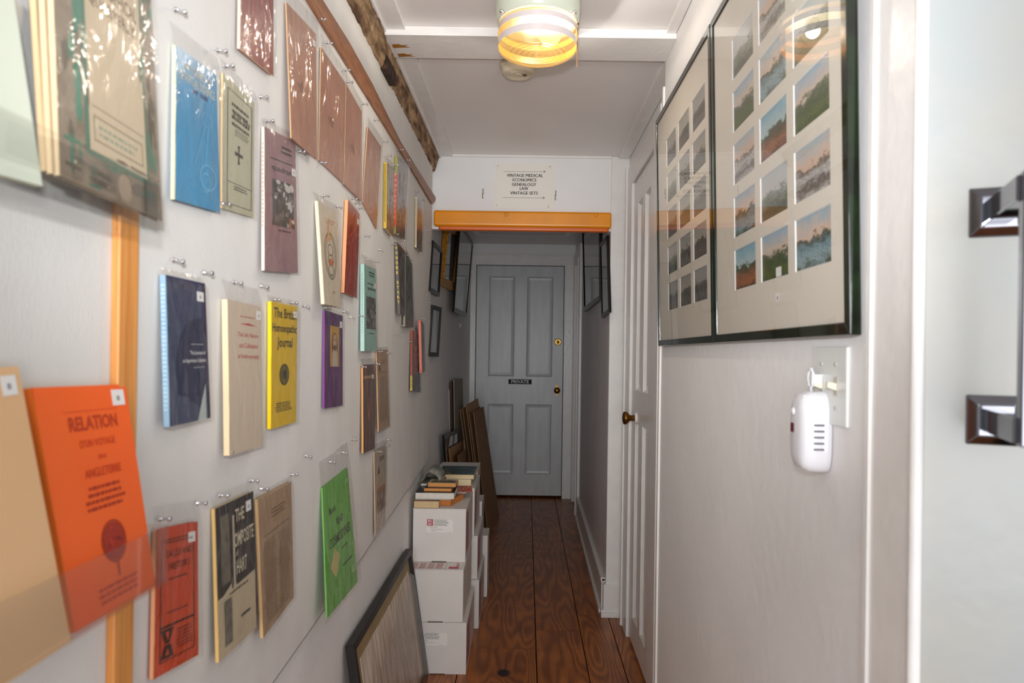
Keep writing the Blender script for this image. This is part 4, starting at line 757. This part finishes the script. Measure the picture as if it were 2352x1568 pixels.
wall_frame('upper small black frame on the left passage wall beside the bumper', [(996, 552), (1017, 574), (1010, 681), (988, 668)], -.450, 1, .020, BLACK, PRN)
wall_frame('lower small black frame on the left passage wall', [(995, 700), (1015, 706), (1008, 819), (987, 818)], -.450, 1, .020, mat('worn_black_paint', (46, 44, 44), .5), PRN)
wall_frame('ornate gilt frame with scalloped edge under the bumper', [(1028, 516), (1058, 524), (1043, 668), (1014, 654)], -.452, 1, .045, GOLD, PRN, th=.02, orn=True)
wall_frame('tall black frame hanging left of the grey back door', [(1058, 510), (1087, 556), (1072, 728), (1043, 716)], -.430, 1, .03, BLACK, PRN, th=.012, Xb=-.437)
wall_frame('large black frame on the right passage wall', [(1336, 505), (1376, 496), (1377, 687), (1341, 716)], .385, -1, .035, BLACK, PRN, Xb=.388)
wall_frame('narrow black frame nearest the white jamb on the right passage wall', [(1377, 560), (1393, 540), (1398, 717), (1381, 730)], .386, -1, .02, BLACK, PRN, th=.014, Xb=.386)
# ------------------------------------------------------------------ ceiling lamp
LX, LY = .017, 1.85
t = thing('ceiling_lamp', 'round glass ceiling lamp glowing amber on the white ceiling', 'ceiling lamp', (LX, LY, CZ))
ENA = mat('white_enamel', (206, 214, 196), .15)
mb = MB(); mb.lathe([(.100, 0), (.112, -.012), (.113, -.05), (.108, -.085), (.100, -.094)], (0, 0, 1), (LX, LY, CZ), ENA, n=48); mb.build('canopy', t)
def lampglass():
    m = bpy.data.materials.new('lit_pressed_glass'); m.use_nodes = True; nt = m.node_tree; N = nt.nodes; N.clear(); lk = nt.links.new
    out = N.new('ShaderNodeOutputMaterial'); em = N.new('ShaderNodeEmission'); tr = N.new('ShaderNodeBsdfTransparent'); gl = N.new('ShaderNodeBsdfGlossy'); gl.inputs['Roughness'].default_value = .08
    lw = N.new('ShaderNodeLayerWeight'); lw.inputs[0].default_value = .45
    r = N.new('ShaderNodeValToRGB'); r.color_ramp.elements[0].color = (1, .62, .19, 1); r.color_ramp.elements[1].color = (.62, .27, .05, 1); lk(lw.outputs['Facing'], r.inputs[0]); lk(r.outputs[0], em.inputs[0])
    em.inputs[1].default_value = .62; tr.inputs[0].default_value = (1, .94, .84, 1)
    tl = N.new('ShaderNodeBsdfTranslucent'); tl.inputs[0].default_value = (.0019, .0011, .0004, 1); ad = N.new('ShaderNodeAddShader'); lk(em.outputs[0], ad.inputs[0]); lk(tl.outputs[0], ad.inputs[1])
    m1 = N.new('ShaderNodeMixShader'); m1.inputs[0].default_value = .18; lk(ad.outputs[0], m1.inputs[1]); lk(tr.outputs[0], m1.inputs[2])
    fr = N.new('ShaderNodeMath'); fr.operation = 'MULTIPLY_ADD'; fr.inputs[1].default_value = .5; fr.inputs[2].default_value = .04
    f2 = N.new('ShaderNodeLayerWeight'); f2.inputs[0].default_value = .5; f3 = N.new('ShaderNodeMath'); f3.operation = 'POWER'; f3.inputs[1].default_value = 4; lk(f2.outputs['Facing'], f3.inputs[0]); lk(f3.outputs[0], fr.inputs[0]); m2 = N.new('ShaderNodeMixShader'); lk(fr.outputs[0], m2.inputs[0]); lk(m1.outputs[0], m2.inputs[1]); lk(gl.outputs[0], m2.inputs[2]); lk(m2.outputs[0], out.inputs[0])
    return m
LG = lampglass()
def ribbed(prof, m, n, amp, name, cross=False):
    v = []; f = []
    for i, (r, z) in enumerate(prof):
        for k in range(n):
            s = amp*(1 if (k % 2) ^ (cross and i % 2) else -1); a = 2*math.pi*k/n; v.append((LX+(r+s)*math.cos(a), LY+(r+s)*math.sin(a), CZ+z))
    for i in range(len(prof)-1):
        for k in range(n): f.append((i*n+k, i*n+(k+1) % n, (i+1)*n+(k+1) % n, (i+1)*n+k))
    b = MB(); b.add(v, f, m, False); return b
b = ribbed([(.1035, -.0935), (.104, -.100)], LG, 120, 0, '')
tag(b.build('glass_rim', t), 'clear amber rim')
PW = mat('white_painted_glass', (216, 206, 204), .2)
_n = PW.node_tree.nodes; _g = _n.new('ShaderNodeNewGeometry'); _m = _n.new('ShaderNodeMixRGB'); _m.inputs[2].default_value = L3((216, 206, 204)); _m.inputs[1].default_value = L3((120, 66, 14))
PW.node_tree.links.new(_g.outputs['Backfacing'], _m.inputs[0]); PW.node_tree.links.new(_m.outputs[0], _n['Principled BSDF'].inputs['Base Color'])
for z0, z1, r0, r1 in ((-.100, -.1145, .104, .1045), (-.1335, -.1515, .1045, .104)):
    b = MB(); b.lathe([(r0, z0), (r1, z1)], (0, 0, 1), (LX, LY, CZ), PW, n=64, cap=False); tag(b.build('painted_band', t), 'white painted band')
b = ribbed([(.1045, -.1145-.0019*k) for k in range(11)], LG, 150, .0009, '', True); tag(b.build('glass_band', t), 'clear cross-cut band')
pr = []
for k in range(7): a = math.radians(k*13); pr.append((.082+.022*math.cos(a*1.15), -.1515-.0185*math.sin(a*1.0)))
b = ribbed(pr, LG, 160, .0008, ''); tag(b.build('glass_shoulder', t), 'ribbed glass shoulder')
pr2 = []; rr = pr[-1][0]; k = 0
while rr > .002: pr2.append((max(rr, .001), pr[-1][1]+(-.0028 if (k % 4) in (1, 2) else 0))); rr -= .0037; k += 1
b = MB(); b.lathe([(max(r, .001), z) for r, z in pr2], (0, 0, 1), (LX, LY, CZ), LG, n=96, cap=False, smooth=False); tag(b.build('glass_bottom', t), 'glass bottom with concentric rings')
def emis(name, c, s, tr=0):
    m = bpy.data.materials.new(name); m.use_nodes = True; N = m.node_tree.nodes; N.clear(); o = N.new('ShaderNodeOutputMaterial'); e = N.new('ShaderNodeEmission'); e.inputs[0].default_value = (*c, 1); e.inputs[1].default_value = s; t_ = N.new('ShaderNodeBsdfTransparent'); x_ = N.new('ShaderNodeMixShader'); x_.inputs[0].default_value = tr; L_ = m.node_tree.links.new; L_(e.outputs[0], x_.inputs[1]); L_(t_.outputs[0], x_.inputs[2]); L_(x_.outputs[0], o.inputs[0]); return m
b = MB(); b.lathe([(.004, -.030), (.017, -.026), (.028, -.012), (.030, 0), (.026, .014), (.015, .028), (.012, .05), (.004, .052)], (0, 0, 1), (LX+.032, LY-.02, CZ-.125), emis('lit_bulb', (1, .74, .38), 5, .6), n=20); tag(b.build('bulb', t), 'glowing bulb inside the glass')
b = MB(); ch = onY(1327, 60, LY); 
for k in range(44): b.lathe([(.0004, -.0012), (.0011, -.0006), (.0011, .0006), (.0004, .0012)], (0, 0, 1), (ch.x+.0, LY-.0+.0005*(k % 2), CZ-.088-.0026*k), BRASS, n=6)
b.tube([(LX+.106, LY, CZ-.080), (ch.x+.0, LY, CZ-.080), (ch.x, LY, CZ-.088)], .003, BRASS)
tag(b.build('pull_chain', t), 'beaded brass pull chain')
for a in (215, 325):
    b = MB(); d = Vector((math.cos(math.radians(a)), math.sin(math.radians(a)), 0)); b.lathe([(.0018, 0), (.0018, .012), (.005, .012), (.005, .018), (.002, .020)], d, Vector((LX, LY, CZ-.088))+d*.100, CHROME, n=10); b.build('thumb_screw', t)
# smoke detector
p = onY(1190, 172, 2.31); SX, SY = p.x, 2.32
SM = mat('aged_ivory_plastic', (214, 202, 178), .4)
t = thing('smoke_detector', 'ivory round smoke detector behind the ceiling lamp', 'smoke detector', (SX, SY, CZ))
b = MB(); b.lathe([(.062, 0), (.062, -.010), (.060, -.013)], (0, 0, 1), (SX, SY, CZ), SM, n=40); b.build('base_plate', t)
b = MB(); b.lathe([(.057, -.013), (.055, -.030), (.048, -.037), (.044, -.0365), (.042, -.038), (.038, -.0365), (.036, -.038), (.032, -.0365), (.030, -.038), (.026, -.0365), (.024, -.038), (.016, -.0365), (.012, -.0365), (.010, -.038), (.001, -.038)], (0, 0, 1), (SX, SY, CZ), SM, n=40, smooth=False); b.build('cover', t)
b = MB(); b.lathe([(.008, 0), (.007, -.002)], (0, 0, 1), (SX+.022, SY-.004, CZ-.0382), G((90, 75, 60), .5), n=14); tag(b.build('test_button', t), 'small dark test button')
# ------------------------------------------------------------------ switch plate and plug-in freshener
a = onX(1873, 890, XR); c_ = onX(1953, 890, XR); zt_ = onX(1953, 795, XR).z; zb_ = onX(1953, 985, XR).z
PL = mat('white_switch_plastic', (222, 224, 220), .25)
t = thing('switch_plate', 'white double light switch plate below the postcard frame', 'light switch', (XR, (a.y+c_.y)/2, zb_))
b = MB(); b.box(XR-.005, XR+.0005, c_.y, a.y, zb_, zt_, PL); b.build('plate', t, .003)
zc = (zt_+zb_)/2; yc = (a.y+c_.y)/2
for dy in (-.023, .023):
    b = MB(); b.box(XR-.0056, XR-.005, yc+dy-.006, yc+dy+.006, zc-.013, zc+.013, G((190, 186, 176), .4))
    b.hexa([(XR-.004, yc+dy-.004, zc-.006), (XR-.004, yc+dy+.004, zc-.006), (XR-.018, yc+dy+.004, zc-.001), (XR-.018, yc+dy-.004, zc-.001), (XR-.004, yc+dy-.004, zc+.004), (XR-.004, yc+dy+.004, zc+.004), (XR-.017, yc+dy+.004, zc+.006), (XR-.017, yc+dy-.004, zc+.006)], G((236, 230, 206), .35)); b.build('toggle', t)
    for dz in (-.03, .03):
        b = MB(); b.lathe([(.003, 0), (.0028, .0012)], (-1, 0, 0), (XR-.005, yc+dy, zc+dz), G((190, 190, 186), .3), n=10); b.build('screw', t)
# freshener body
t = thing('air_freshener', 'white rounded plug-in unit with vent slots below the switch plate', 'air freshener', (XR, 1.0, H-.15))
def sup(y, z, e=3.2):
    pass
b = MB(); v = []; f = []; n = 36; y0_, y1_, z0_, z1_ = .975, 1.038, H-.164, H-.048; lay = [(0, 1.0, .0), (.014, 1.0, 0), (.026, .97, 0), (.034, .88, 0), (.038, .72, 0), (.040, .45, 0)]
for (d, s, _) in lay:
    for k in range(n):
        a_ = 2*math.pi*k/n; c, s_ = math.cos(a_), math.sin(a_); e = .55
        uy = (abs(c)**e)*(1 if c > 0 else -1); uz = (abs(s_)**e)*(1 if s_ > 0 else -1)
        v.append((XR-.001-d, (y0_+y1_)/2+(y1_-y0_)/2*uy*s, (z0_+z1_)/2+(z1_-z0_)/2*uz*(.25+.75*s)))
for i in range(len(lay)-1):
    for k in range(n): f.append((i*n+k, i*n+(k+1) % n, (i+1)*n+(k+1) % n, (i+1)*n+k))
f.append(tuple(range(n))); f.append(tuple(range((len(lay)-1)*n, len(lay)*n)))
PB = mat('white_gloss_plastic', (228, 228, 232), .12); b.add(v, f, PB, True); b.build('housing', t)
for k in range(5):
    b = MB(); z = H-.096-.0085*k; b.box(XR-.0265, XR-.012, .9742, .9752, z, z+.0026, G((110, 104, 112), .5)); b.build('vent_slot', t)
b = MB(); b.box(XR-.0425, XR-.039, 1.010, 1.020, H-.108, H-.095, G((90, 10, 30), .2)); tag(b.build('indicator_window', t), 'dark red window')
b = MB(); b.lathe([(.006, 0), (.005, .002), (.002, .003)], (-1, 0, 0), (XR-.0405, 1.014, H-.078), PB, n=16); b.build('button', t)
t = thing('hanging_loop', 'small white oval clip above the plug-in unit on the switch plate', 'clip', (XR-.005, 1.005, H-.05))
b = MB(); v = [(XR-.020+.0*k, 1.004+.008*math.cos(k*math.pi/10), H-.029+.013*math.sin(k*math.pi/10)) for k in range(21)]; b.tube(v, .0022, PB); b.tube([(XR-.020, 1.004, H-.042), (XR-.019, 1.004, H-.050)], .002, PB); b.box(XR-.021, XR-.0045, .999, 1.009, H-.036, H-.024, PB); b.build('loop', t)
# ------------------------------------------------------------------ cartons
BXM = mat('white_carton', (226, 220, 214), .5, var=.02, vscale=10); RED = G((178, 26, 48), .5); PINKR = G((196, 84, 98), .6)
def carton(label, x0, x1, y0, y1, z0, z1, lab=None, flap=False, side=True, rot=0):
    t = thing('carton', label, 'box', ((x0+x1)/2, (y0+y1)/2, z0), 'white shipping cartons by the left wall')
    b = MB(); b.box(x0, x1, y0, y1, z0, z1-.003, BXM); b.build('body', t, .0015)
    b = MB(); b.box(x0-.0008, x1+.0008, y0-.0015, y1, z1-.003, z1-.0003, BXM)
    tb_ = MB(); tb_.box((x0+x1)/2-.03, (x0+x1)/2+.03, y0-.0018, y0-.0001, z0, z0+.0035, G((90, 72, 62), .7)); tag(tb_.build('flap_slot', t), 'dark slot at the bottom edge')
    if flap:
        Pf = lambda u, v, d=0: Vector((x0+(x1-x0)*u, y0+.0965*v, z1+.0002+d))
        o = []
        for k in range(4):
            for r in range(3): o.append(('t', 'BRODART', .02+.155*k, .15+.26*r, .14+.155*k, .34+.26*r, PINKR))
        o += [('r', .72, .15, .9, .4, PINKR), ('r', .66, .0, .665, 1, G((170, 150, 140), .6)), ('g', .84, .45, .92, .9, 4, PINKR)]
        decorate(b, Pf, o)
    b.build('lid', t)
    if lab:
        u0, w_ = lab; Pl = lambda u, v, d=0: Vector((x0+(x1-x0)*u, y0-.0016-d, z0+(z1-z0)*v)); b = MB()
        b.quad(Pl(u0, .55), Pl(u0+w_, .55), Pl(u0+w_, .80), Pl(u0, .80), G((236, 232, 226), .35))
        ops_ = [('r', u0+.01, .68, u0+.125, .80, RED), ('t', 'BRO', u0+.025, .745, u0+.11, .79, WHITE), ('t', 'DART', u0+.025, .69, u0+.11, .735, WHITE), ('g', u0+.14, .68, u0+.42, .80, 6, G((120, 116, 112), .6)), ('g', u0+.05, .65, u0+.22, .665, 1, bl), ('g', u0+.08, .61, u0+.32, .625, 1, G((150, 120, 118), .6)), ('g', u0+.08, .575, u0+.2, .59, 1, G((150, 120, 118), .6)), ('g', u0+.4, .56, u0+.5, .568, 1, G((150, 140, 138), .6))]
        decorate(b, Pl, ops_); tag(b.build('shipping_label', t), 'white label with a red square logo')
    if side:
        Ps = lambda u, v, d=0: Vector((x1+.001+d, y0+(y1-y0)*u, z0+(z1-z0)*v)); b = MB(); o = []
        for r in range(9):
            for k in range(2): o.append(('p', [(.06+.16*k, .14+.085*r), (.19+.16*k, .17+.085*r), (.19+.16*k, .215+.085*r), (.06+.16*k, .185+.085*r)], PINKR))
        o += [('g', .5, .6, .6, .85, 8, G((140, 130, 128), .6))]
        decorate(b, Ps, o); tag(b.build('printed_side', t), 'red slanting print')
carton('bottom white carton of the front stack, with a label', -.450, -.223, 2.75, 3.16, .0, .205, lab=(.12, .55))
carton('middle white carton of the front stack, red print on its lid', -.456, -.238, 2.75, 3.16, .2055, .413, flap=True, side=False)
carton('top white carton of the front stack, books lying on it', -.4555, -.2395, 2.848, 3.20, .4135, .632, lab=(.255, .5))
carton('bottom white carton of the middle stack', -.445, -.205, 3.21, 3.60, 0, .225)
carton('second white carton of the middle stack', -.445, -.215, 3.22, 3.60, .2255, .425)
carton('top white carton of the middle stack', -.445, -.232, 3.22, 3.58, .4255, .645)
carton('bottom white carton of the rear stack, larger than the rest', -.458, -.19, 3.63, 3.79, 0, .32, side=False)
carton('middle white carton of the rear stack', -.445, -.222, 3.62, 3.79, .3205, .50)
carton('top white carton of the rear stack, a teal book on it', -.450, -.245, 3.60, 3.79, .5005, .675)
# ------------------------------------------------------------------ books on the cartons
def flatbook(label, cx, cy, w_, d_, z, h, rot, cover, pages=None, ops=(), name='book', spine_side=0, group=None):
    t = thing(name, label, 'book', (cx, cy, z), group or 'books lying on the cartons'); c, s = math.cos(rot), math.sin(rot)
    def P(u, v, d=0):
        x, y = (u-.5)*w_, (v-.5)*d_; return Vector((cx+x*c-y*s, cy+x*s+y*c, z+h+d))
    ct = .0008
    b = MB(); slab(b, P, 0, 0, 1, 1, -ct, 0, cover); decorate(b, P, ops, .0002); b.build('front_cover', t)
    b = MB(); slab(b, P, .006, .006, .994, .985, -h+ct, -ct, pages or PAGES); b.build('page_block', t)
    b = MB(); slab(b, P, 0, 0, 1, 1, -h, -h+ct, cover); b.build('back_cover', t)
    b = MB(); slab(b, P, 0, 1-.004, 1, 1, -h+ct, -ct, cover); b.build('spine', t)
    return t
z = .6322
flatbook('thick tan-edged paperback at the bottom of the front book pile', -.403, 2.935, .102, .165, z, .029, 0, G((120, 70, 40), .5))
flatbook('thin orange-backed book lying turned under the front pile', -.315, 2.975, .055, .14, z, .024, -.3, G((206, 116, 30), .5), G((210, 130, 60), .6), [('s', .5, .2, .95, .9, 8, [G((220, 210, 200), .5), G((190, 60, 30), .5), G((60, 80, 110), .5)])])
z += .0292+.0002; flatbook('slim pamphlet with pale edge above the thick tan-edged paperback', -.380, 2.955, .150, .16, z, .004, .03, G((210, 190, 180), .5), WPAGES)
z += .0042; flatbook('white-edged book with a black cover in the front pile', -.372, 2.955, .160, .17, z, .026, .01, G((34, 32, 36), .35), WPAGES)
z += .0262; flatbook('small orange-edged paperback in the front pile', -.362, 2.96, .115, .12, z, .0125, -.02, G((30, 44, 44), .4), G((222, 150, 78), .7), [('s', .1, .1, .9, .9, 8, [G((60, 70, 60), .5)])])
flatbook('pale-edged magazine lying under the curled magazine', -.405, 3.10, .09, .17, z+.0002, .010, 0, G((110, 112, 92), .5), WPAGES)
z += .0127; flatbook('tan paperback with a black and white photo, topmost of the front pile', -.349, 2.975, .118, .085, z, .016, -.03, G((176, 160, 132), .5), G((222, 150, 78), .7), [('r', .1, .16, .96, .60, G((84, 78, 66), .5)), ('s', .1, .16, .96, .6, 16, [G((60, 56, 48), .5), G((120, 112, 96), .5)]), ('g', .1, .64, .92, .92, 2, G((70, 62, 50), .5))])
# fan of cards
for i, (lb, col, r_) in enumerate((('orange-red leaflet fanned out right of the front book pile', (196, 74, 40), .12), ('white leaflet fanned out right of the front book pile', (226, 218, 212), -.12), ('blue-grey leaflet fanned out under the book pile', (92, 104, 128), -.4))):
    t = thing('leaflet', lb, 'leaflet', (-.268-.012*i, 3.125-.02*i, .6588), 'leaflets fanned on the top carton'); b = MB(); c, s = math.cos(r_), math.sin(r_)
    zz0 = .662-.0022*i+.0
    Pc = lambda u, v, d=0: Vector((-.275-.012*i+(u-.5)*.075*c-(v-.5)*.13*s, 3.12-.02*i+(u-.5)*.075*s+(v-.5)*.13*c, zz0+d)); slab(b, Pc, 0, 0, 1, 1, -.0015, 0, G(col, .4)); decorate(b, Pc, [('s', .1, .1, .9, .9, 10, [G((226, 220, 214), .5), G((180, 60, 36), .5), G((70, 80, 100), .5)])], .0002); b.build('card', t)
# curled magazine
t = thing('magazine', 'curled magazine arching on the front carton against the wall', 'magazine', (-.41, 3.10, .66), 'books lying on the cartons')
MG = mat('green_magazine_print', (120, 124, 104), .3, rgb2=(170, 168, 158), vscale=26, stretch=(4, 1, 1))
for nm, y0_, y1_, dr, m in (('cover', 2.98, 3.17, 0, MG), ('inner_pages', 2.985, 3.165, -.004, mat('inside_pages', (176, 172, 160), .5, rgb2=(120, 116, 104), vscale=20))):
    b = MB(); v = []; n = 18
    for k in range(n+1):
        a_ = math.radians(200-k*200/n); rx, rz = .042+dr, .050+dr
        cx_, cz_ = -.405, .705
        for y in (y0_, y1_):
            for d in (0, -.0015): v.append((cx_+(rx+d)*math.cos(a_)-(.0 if k > 3 else .01*(3-k)), y+.08*(1-k/n), cz_+(rz+d)*math.sin(a_)*(.9 if k > 9 else 1)))
    f = []
    for k in range(n):
        o = k*4; f += [(o, o+2, o+6, o+4), (o+1, o+5, o+7, o+3), (o, o+4, o+5, o+1), (o+2, o+3, o+7, o+6)]
    f += [(0, 1, 3, 2), (n*4, n*4+2, n*4+3, n*4+1)]; b.add(v, f, m, True); b.build(nm, t)
# books on the middle and rear stacks
flatbook('cream-edged book under the teal one on the middle carton stack', -.335, 3.36, .16, .17, .6455, .030, .02, G((196, 180, 150), .5), G((236, 216, 176), .7))
flatbook('teal and gold illustrated paperback on the middle carton stack', -.328, 3.40, .175, .25, .6757, .022, .0, mat('teal_painting', (44, 92, 96), .3, rgb2=(30, 48, 52), vscale=14), G((232, 206, 160), .7), [('s', .02, .05, .5, .5, 14, [G((176, 140, 50), .4), G((110, 100, 40), .4), G((60, 104, 100), .4)]), ('s', .4, .3, .95, .9, 10, [G((60, 120, 120), .4), G((30, 60, 66), .4)])])
# ------------------------------------------------------------------ leaning boards behind the cartons
CB = mat('brown_cardboard', (162, 124, 86), .8, var=.1, vscale=14); CBE = mat('cardboard_edge', (176, 138, 96), .85, bump=.6, bscale=120)
def leaning(label, tn, tf, bf, bn, th, m, name='cardboard_sheet', cat='cardboard', zbase=0.0, ragged=True, group='cardboard sheets leaning by the back door'):
    a = onZ(*bn, zbase); b_ = onZ(*bf, zbase)
    def up_(p, px):
        a_, bb = ab(*px); Y = p.y; return Vector((a_*Y/F, Y, H+bb*Y/F))
    c = up_(b_, tf); d = up_(a, tn); n = (b_-a).cross(d-a).normalized(); n = n if n.x > 0 else -n
    mb = MB(); mb.hexa([a-n*th, b_-n*th, b_, a, d-n*th, c-n*th, c, d], m)
    t = mb.build(name, None, .0008, (a+b_)/2); tag(t, label, cat, group); return t
leaning('front large sheet of brown cardboard leaning by the back door', (1088, 945), (1110.7, 933), (1147, 1184), (1123, 1238), .005, CB)
leaning('second cardboard sheet, its top showing behind the front sheet', (1078, 950), (1103, 932), (1140, 1196), (1115, 1240), .004, CB)
leaning('third cardboard sheet with the tallest corner', (1071, 930), (1098, 914), (1131, 1200), (1110, 1238), .004, CBE)
leaning('fourth cardboard sheet in the leaning row', (1063, 938), (1090, 922), (1122, 1200), (1103, 1236), .004, CB)
leaning('rearmost cardboard sheet in the leaning row', (1057, 940), (1080, 930), (1112, 1200), (1096, 1232), .004, CBE)
def plate(label, px, X, dp, name, cat, mk, parts=None):
    P4 = [onX(*p, x_) for p, x_ in zip(px, X)]; n = Vector((1, 0, 0))
    for lo_, hi_ in ((3, 0), (2, 1)): P4[lo_] = P4[hi_]+(P4[lo_]-P4[hi_])*((P4[hi_].z-.001)/(P4[hi_].z-P4[lo_].z))
    mb = MB(); mb.hexa([P4[3]-n*dp, P4[2]-n*dp, P4[2], P4[3], P4[0]-n*dp, P4[1]-n*dp, P4[1], P4[0]], mk); t = mb.build(name, None, .001, (P4[2]+P4[3])/2); return tag(t, label, cat)
plate('tall grey board propped on the left wall behind the cartons', [(1043, 872), (1063, 868), (1065, 1030), (1046, 1040)], (-.459, -.459, -.458, -.458), .006, 'grey_board', 'board', G((150, 140, 126), .7))
plate('dark red-brown panel propped beside the grey board', [(1036, 878), (1044, 873), (1048, 1030), (1038, 1040)], (-.470, -.470, -.469, -.469), .005, 'dark_panel', 'board', G((78, 44, 34), .5))
plate('thin white board edge at the left of the dark red-brown panel', [(1032, 895), (1034, 893), (1037, 1030), (1034, 1040)], (-.478, -.478, -.478, -.478), .004, 'white_board', 'board', G((200, 196, 188), .6))
wall_frame('small dark frame leaning behind the cartons', [(1020, 999), (1053, 985), (1056, 1062), (1026, 1075)], -.445, 1, .028, BLACK, PRN, th=.010, Xb=-.443, floor_=True)
plate('honey wood panel leaning in front of the small dark frame', [(1033, 1030), (1064, 1012), (1067, 1055), (1037, 1072)], (-.434, -.434, -.432, -.432), .009, 'wood_panel', 'board', mat('honey_panel', (186, 132, 78), .5, var=.1, vscale=10))
plate('small brown card leaning against the honey wood panel', [(1052, 1046), (1075, 1026), (1080, 1066), (1054, 1072)], (-.405, -.405, -.402, -.402), .004, 'brown_card', 'card', CB)
# ------------------------------------------------------------------ big frame leaning on the left wall
A0, A1 = 1.823, 2.735; zt2 = H-.77
Pq = {}
def FR(u, v, d=0):
    y = A0+(A1-A0)*u; x = -.452+(.075)*(1-v); nn = Vector((zt2, 0, .075)).normalized(); return Vector((x, y, .004+(zt2-.004)*v))+nn*d
t = thing('leaning_picture', 'large black-framed picture in creased plastic leaning on the floor before the cartons', 'framed picture', FR(.5, 0))
fw = .020; fu, fv = fw/(A1-A0), fw/zt2
mb = MB()
for (a, b, c, d) in (((0, 0), (1, 0), (1-fu, fv), (fu, fv)), ((1, 0), (1, 1), (1-fu, 1-fv), (1-fu, fv)), ((1, 1), (0, 1), (fu, 1-fv), (1-fu, 1-fv)), ((0, 1), (0, 0), (fu, fv), (fu, 1-fv))):
    mb.hexa([FR(*q, -.014) for q in (a, b, c, d)]+[FR(*q, .010) for q in (a, b, c, d)], mat('scuffed_black', (16, 15, 14), .45, rgb2=(32, 29, 26), vscale=30))
mb.build('moulding', t, .0015)
AR = mat('washed_brown_drawing', (232, 222, 208), .5, rgb2=(186, 164, 144), vscale=5, stretch=(1, 9, 1.6), bump=.3, bscale=12)
b = MB(); slab(b, FR, fu, fv, 1-fu, 1-fv, -.010, -.004, mat('mat_olive', (160, 138, 96), .6, var=.08, vscale=8)); b.build('mat_board', t)
b = MB(); slab(b, FR, .09, .08, .93, .86, -.004, -.002, AR); b.build('artwork', t)
b = MB(); b.add([FR(u, v, .011) for u, v in ((0.01, .0), (.99, .0), (.97, .80), (.9, .86), (.4, .72), (.02, .60))], [(0, 1, 2, 3, 4, 5)], clearmat('creased_wrap', rough=.25, fac=.05, bump=1.0, bscale=9, fres=.7, stretch=(1, 9, 1.2), tint=(.97, .96, .95))); tag(b.build('plastic_wrap', t), 'torn creased plastic wrap')
# small white hook on the passage wall
p = onX(1054, 748, -.487); b = MB(); b.tube([p+Vector((0, 0, .012)), p+Vector((.012, 0, .01)), p+Vector((.016, 0, -.004)), p+Vector((.01, 0, -.014)), p+Vector((.002, 0, -.006))], .003, WHITE)
tag(b.build('wall_hook', None, 0, p), 'tiny white hook on the left passage wall below the tall black frame', 'hook')
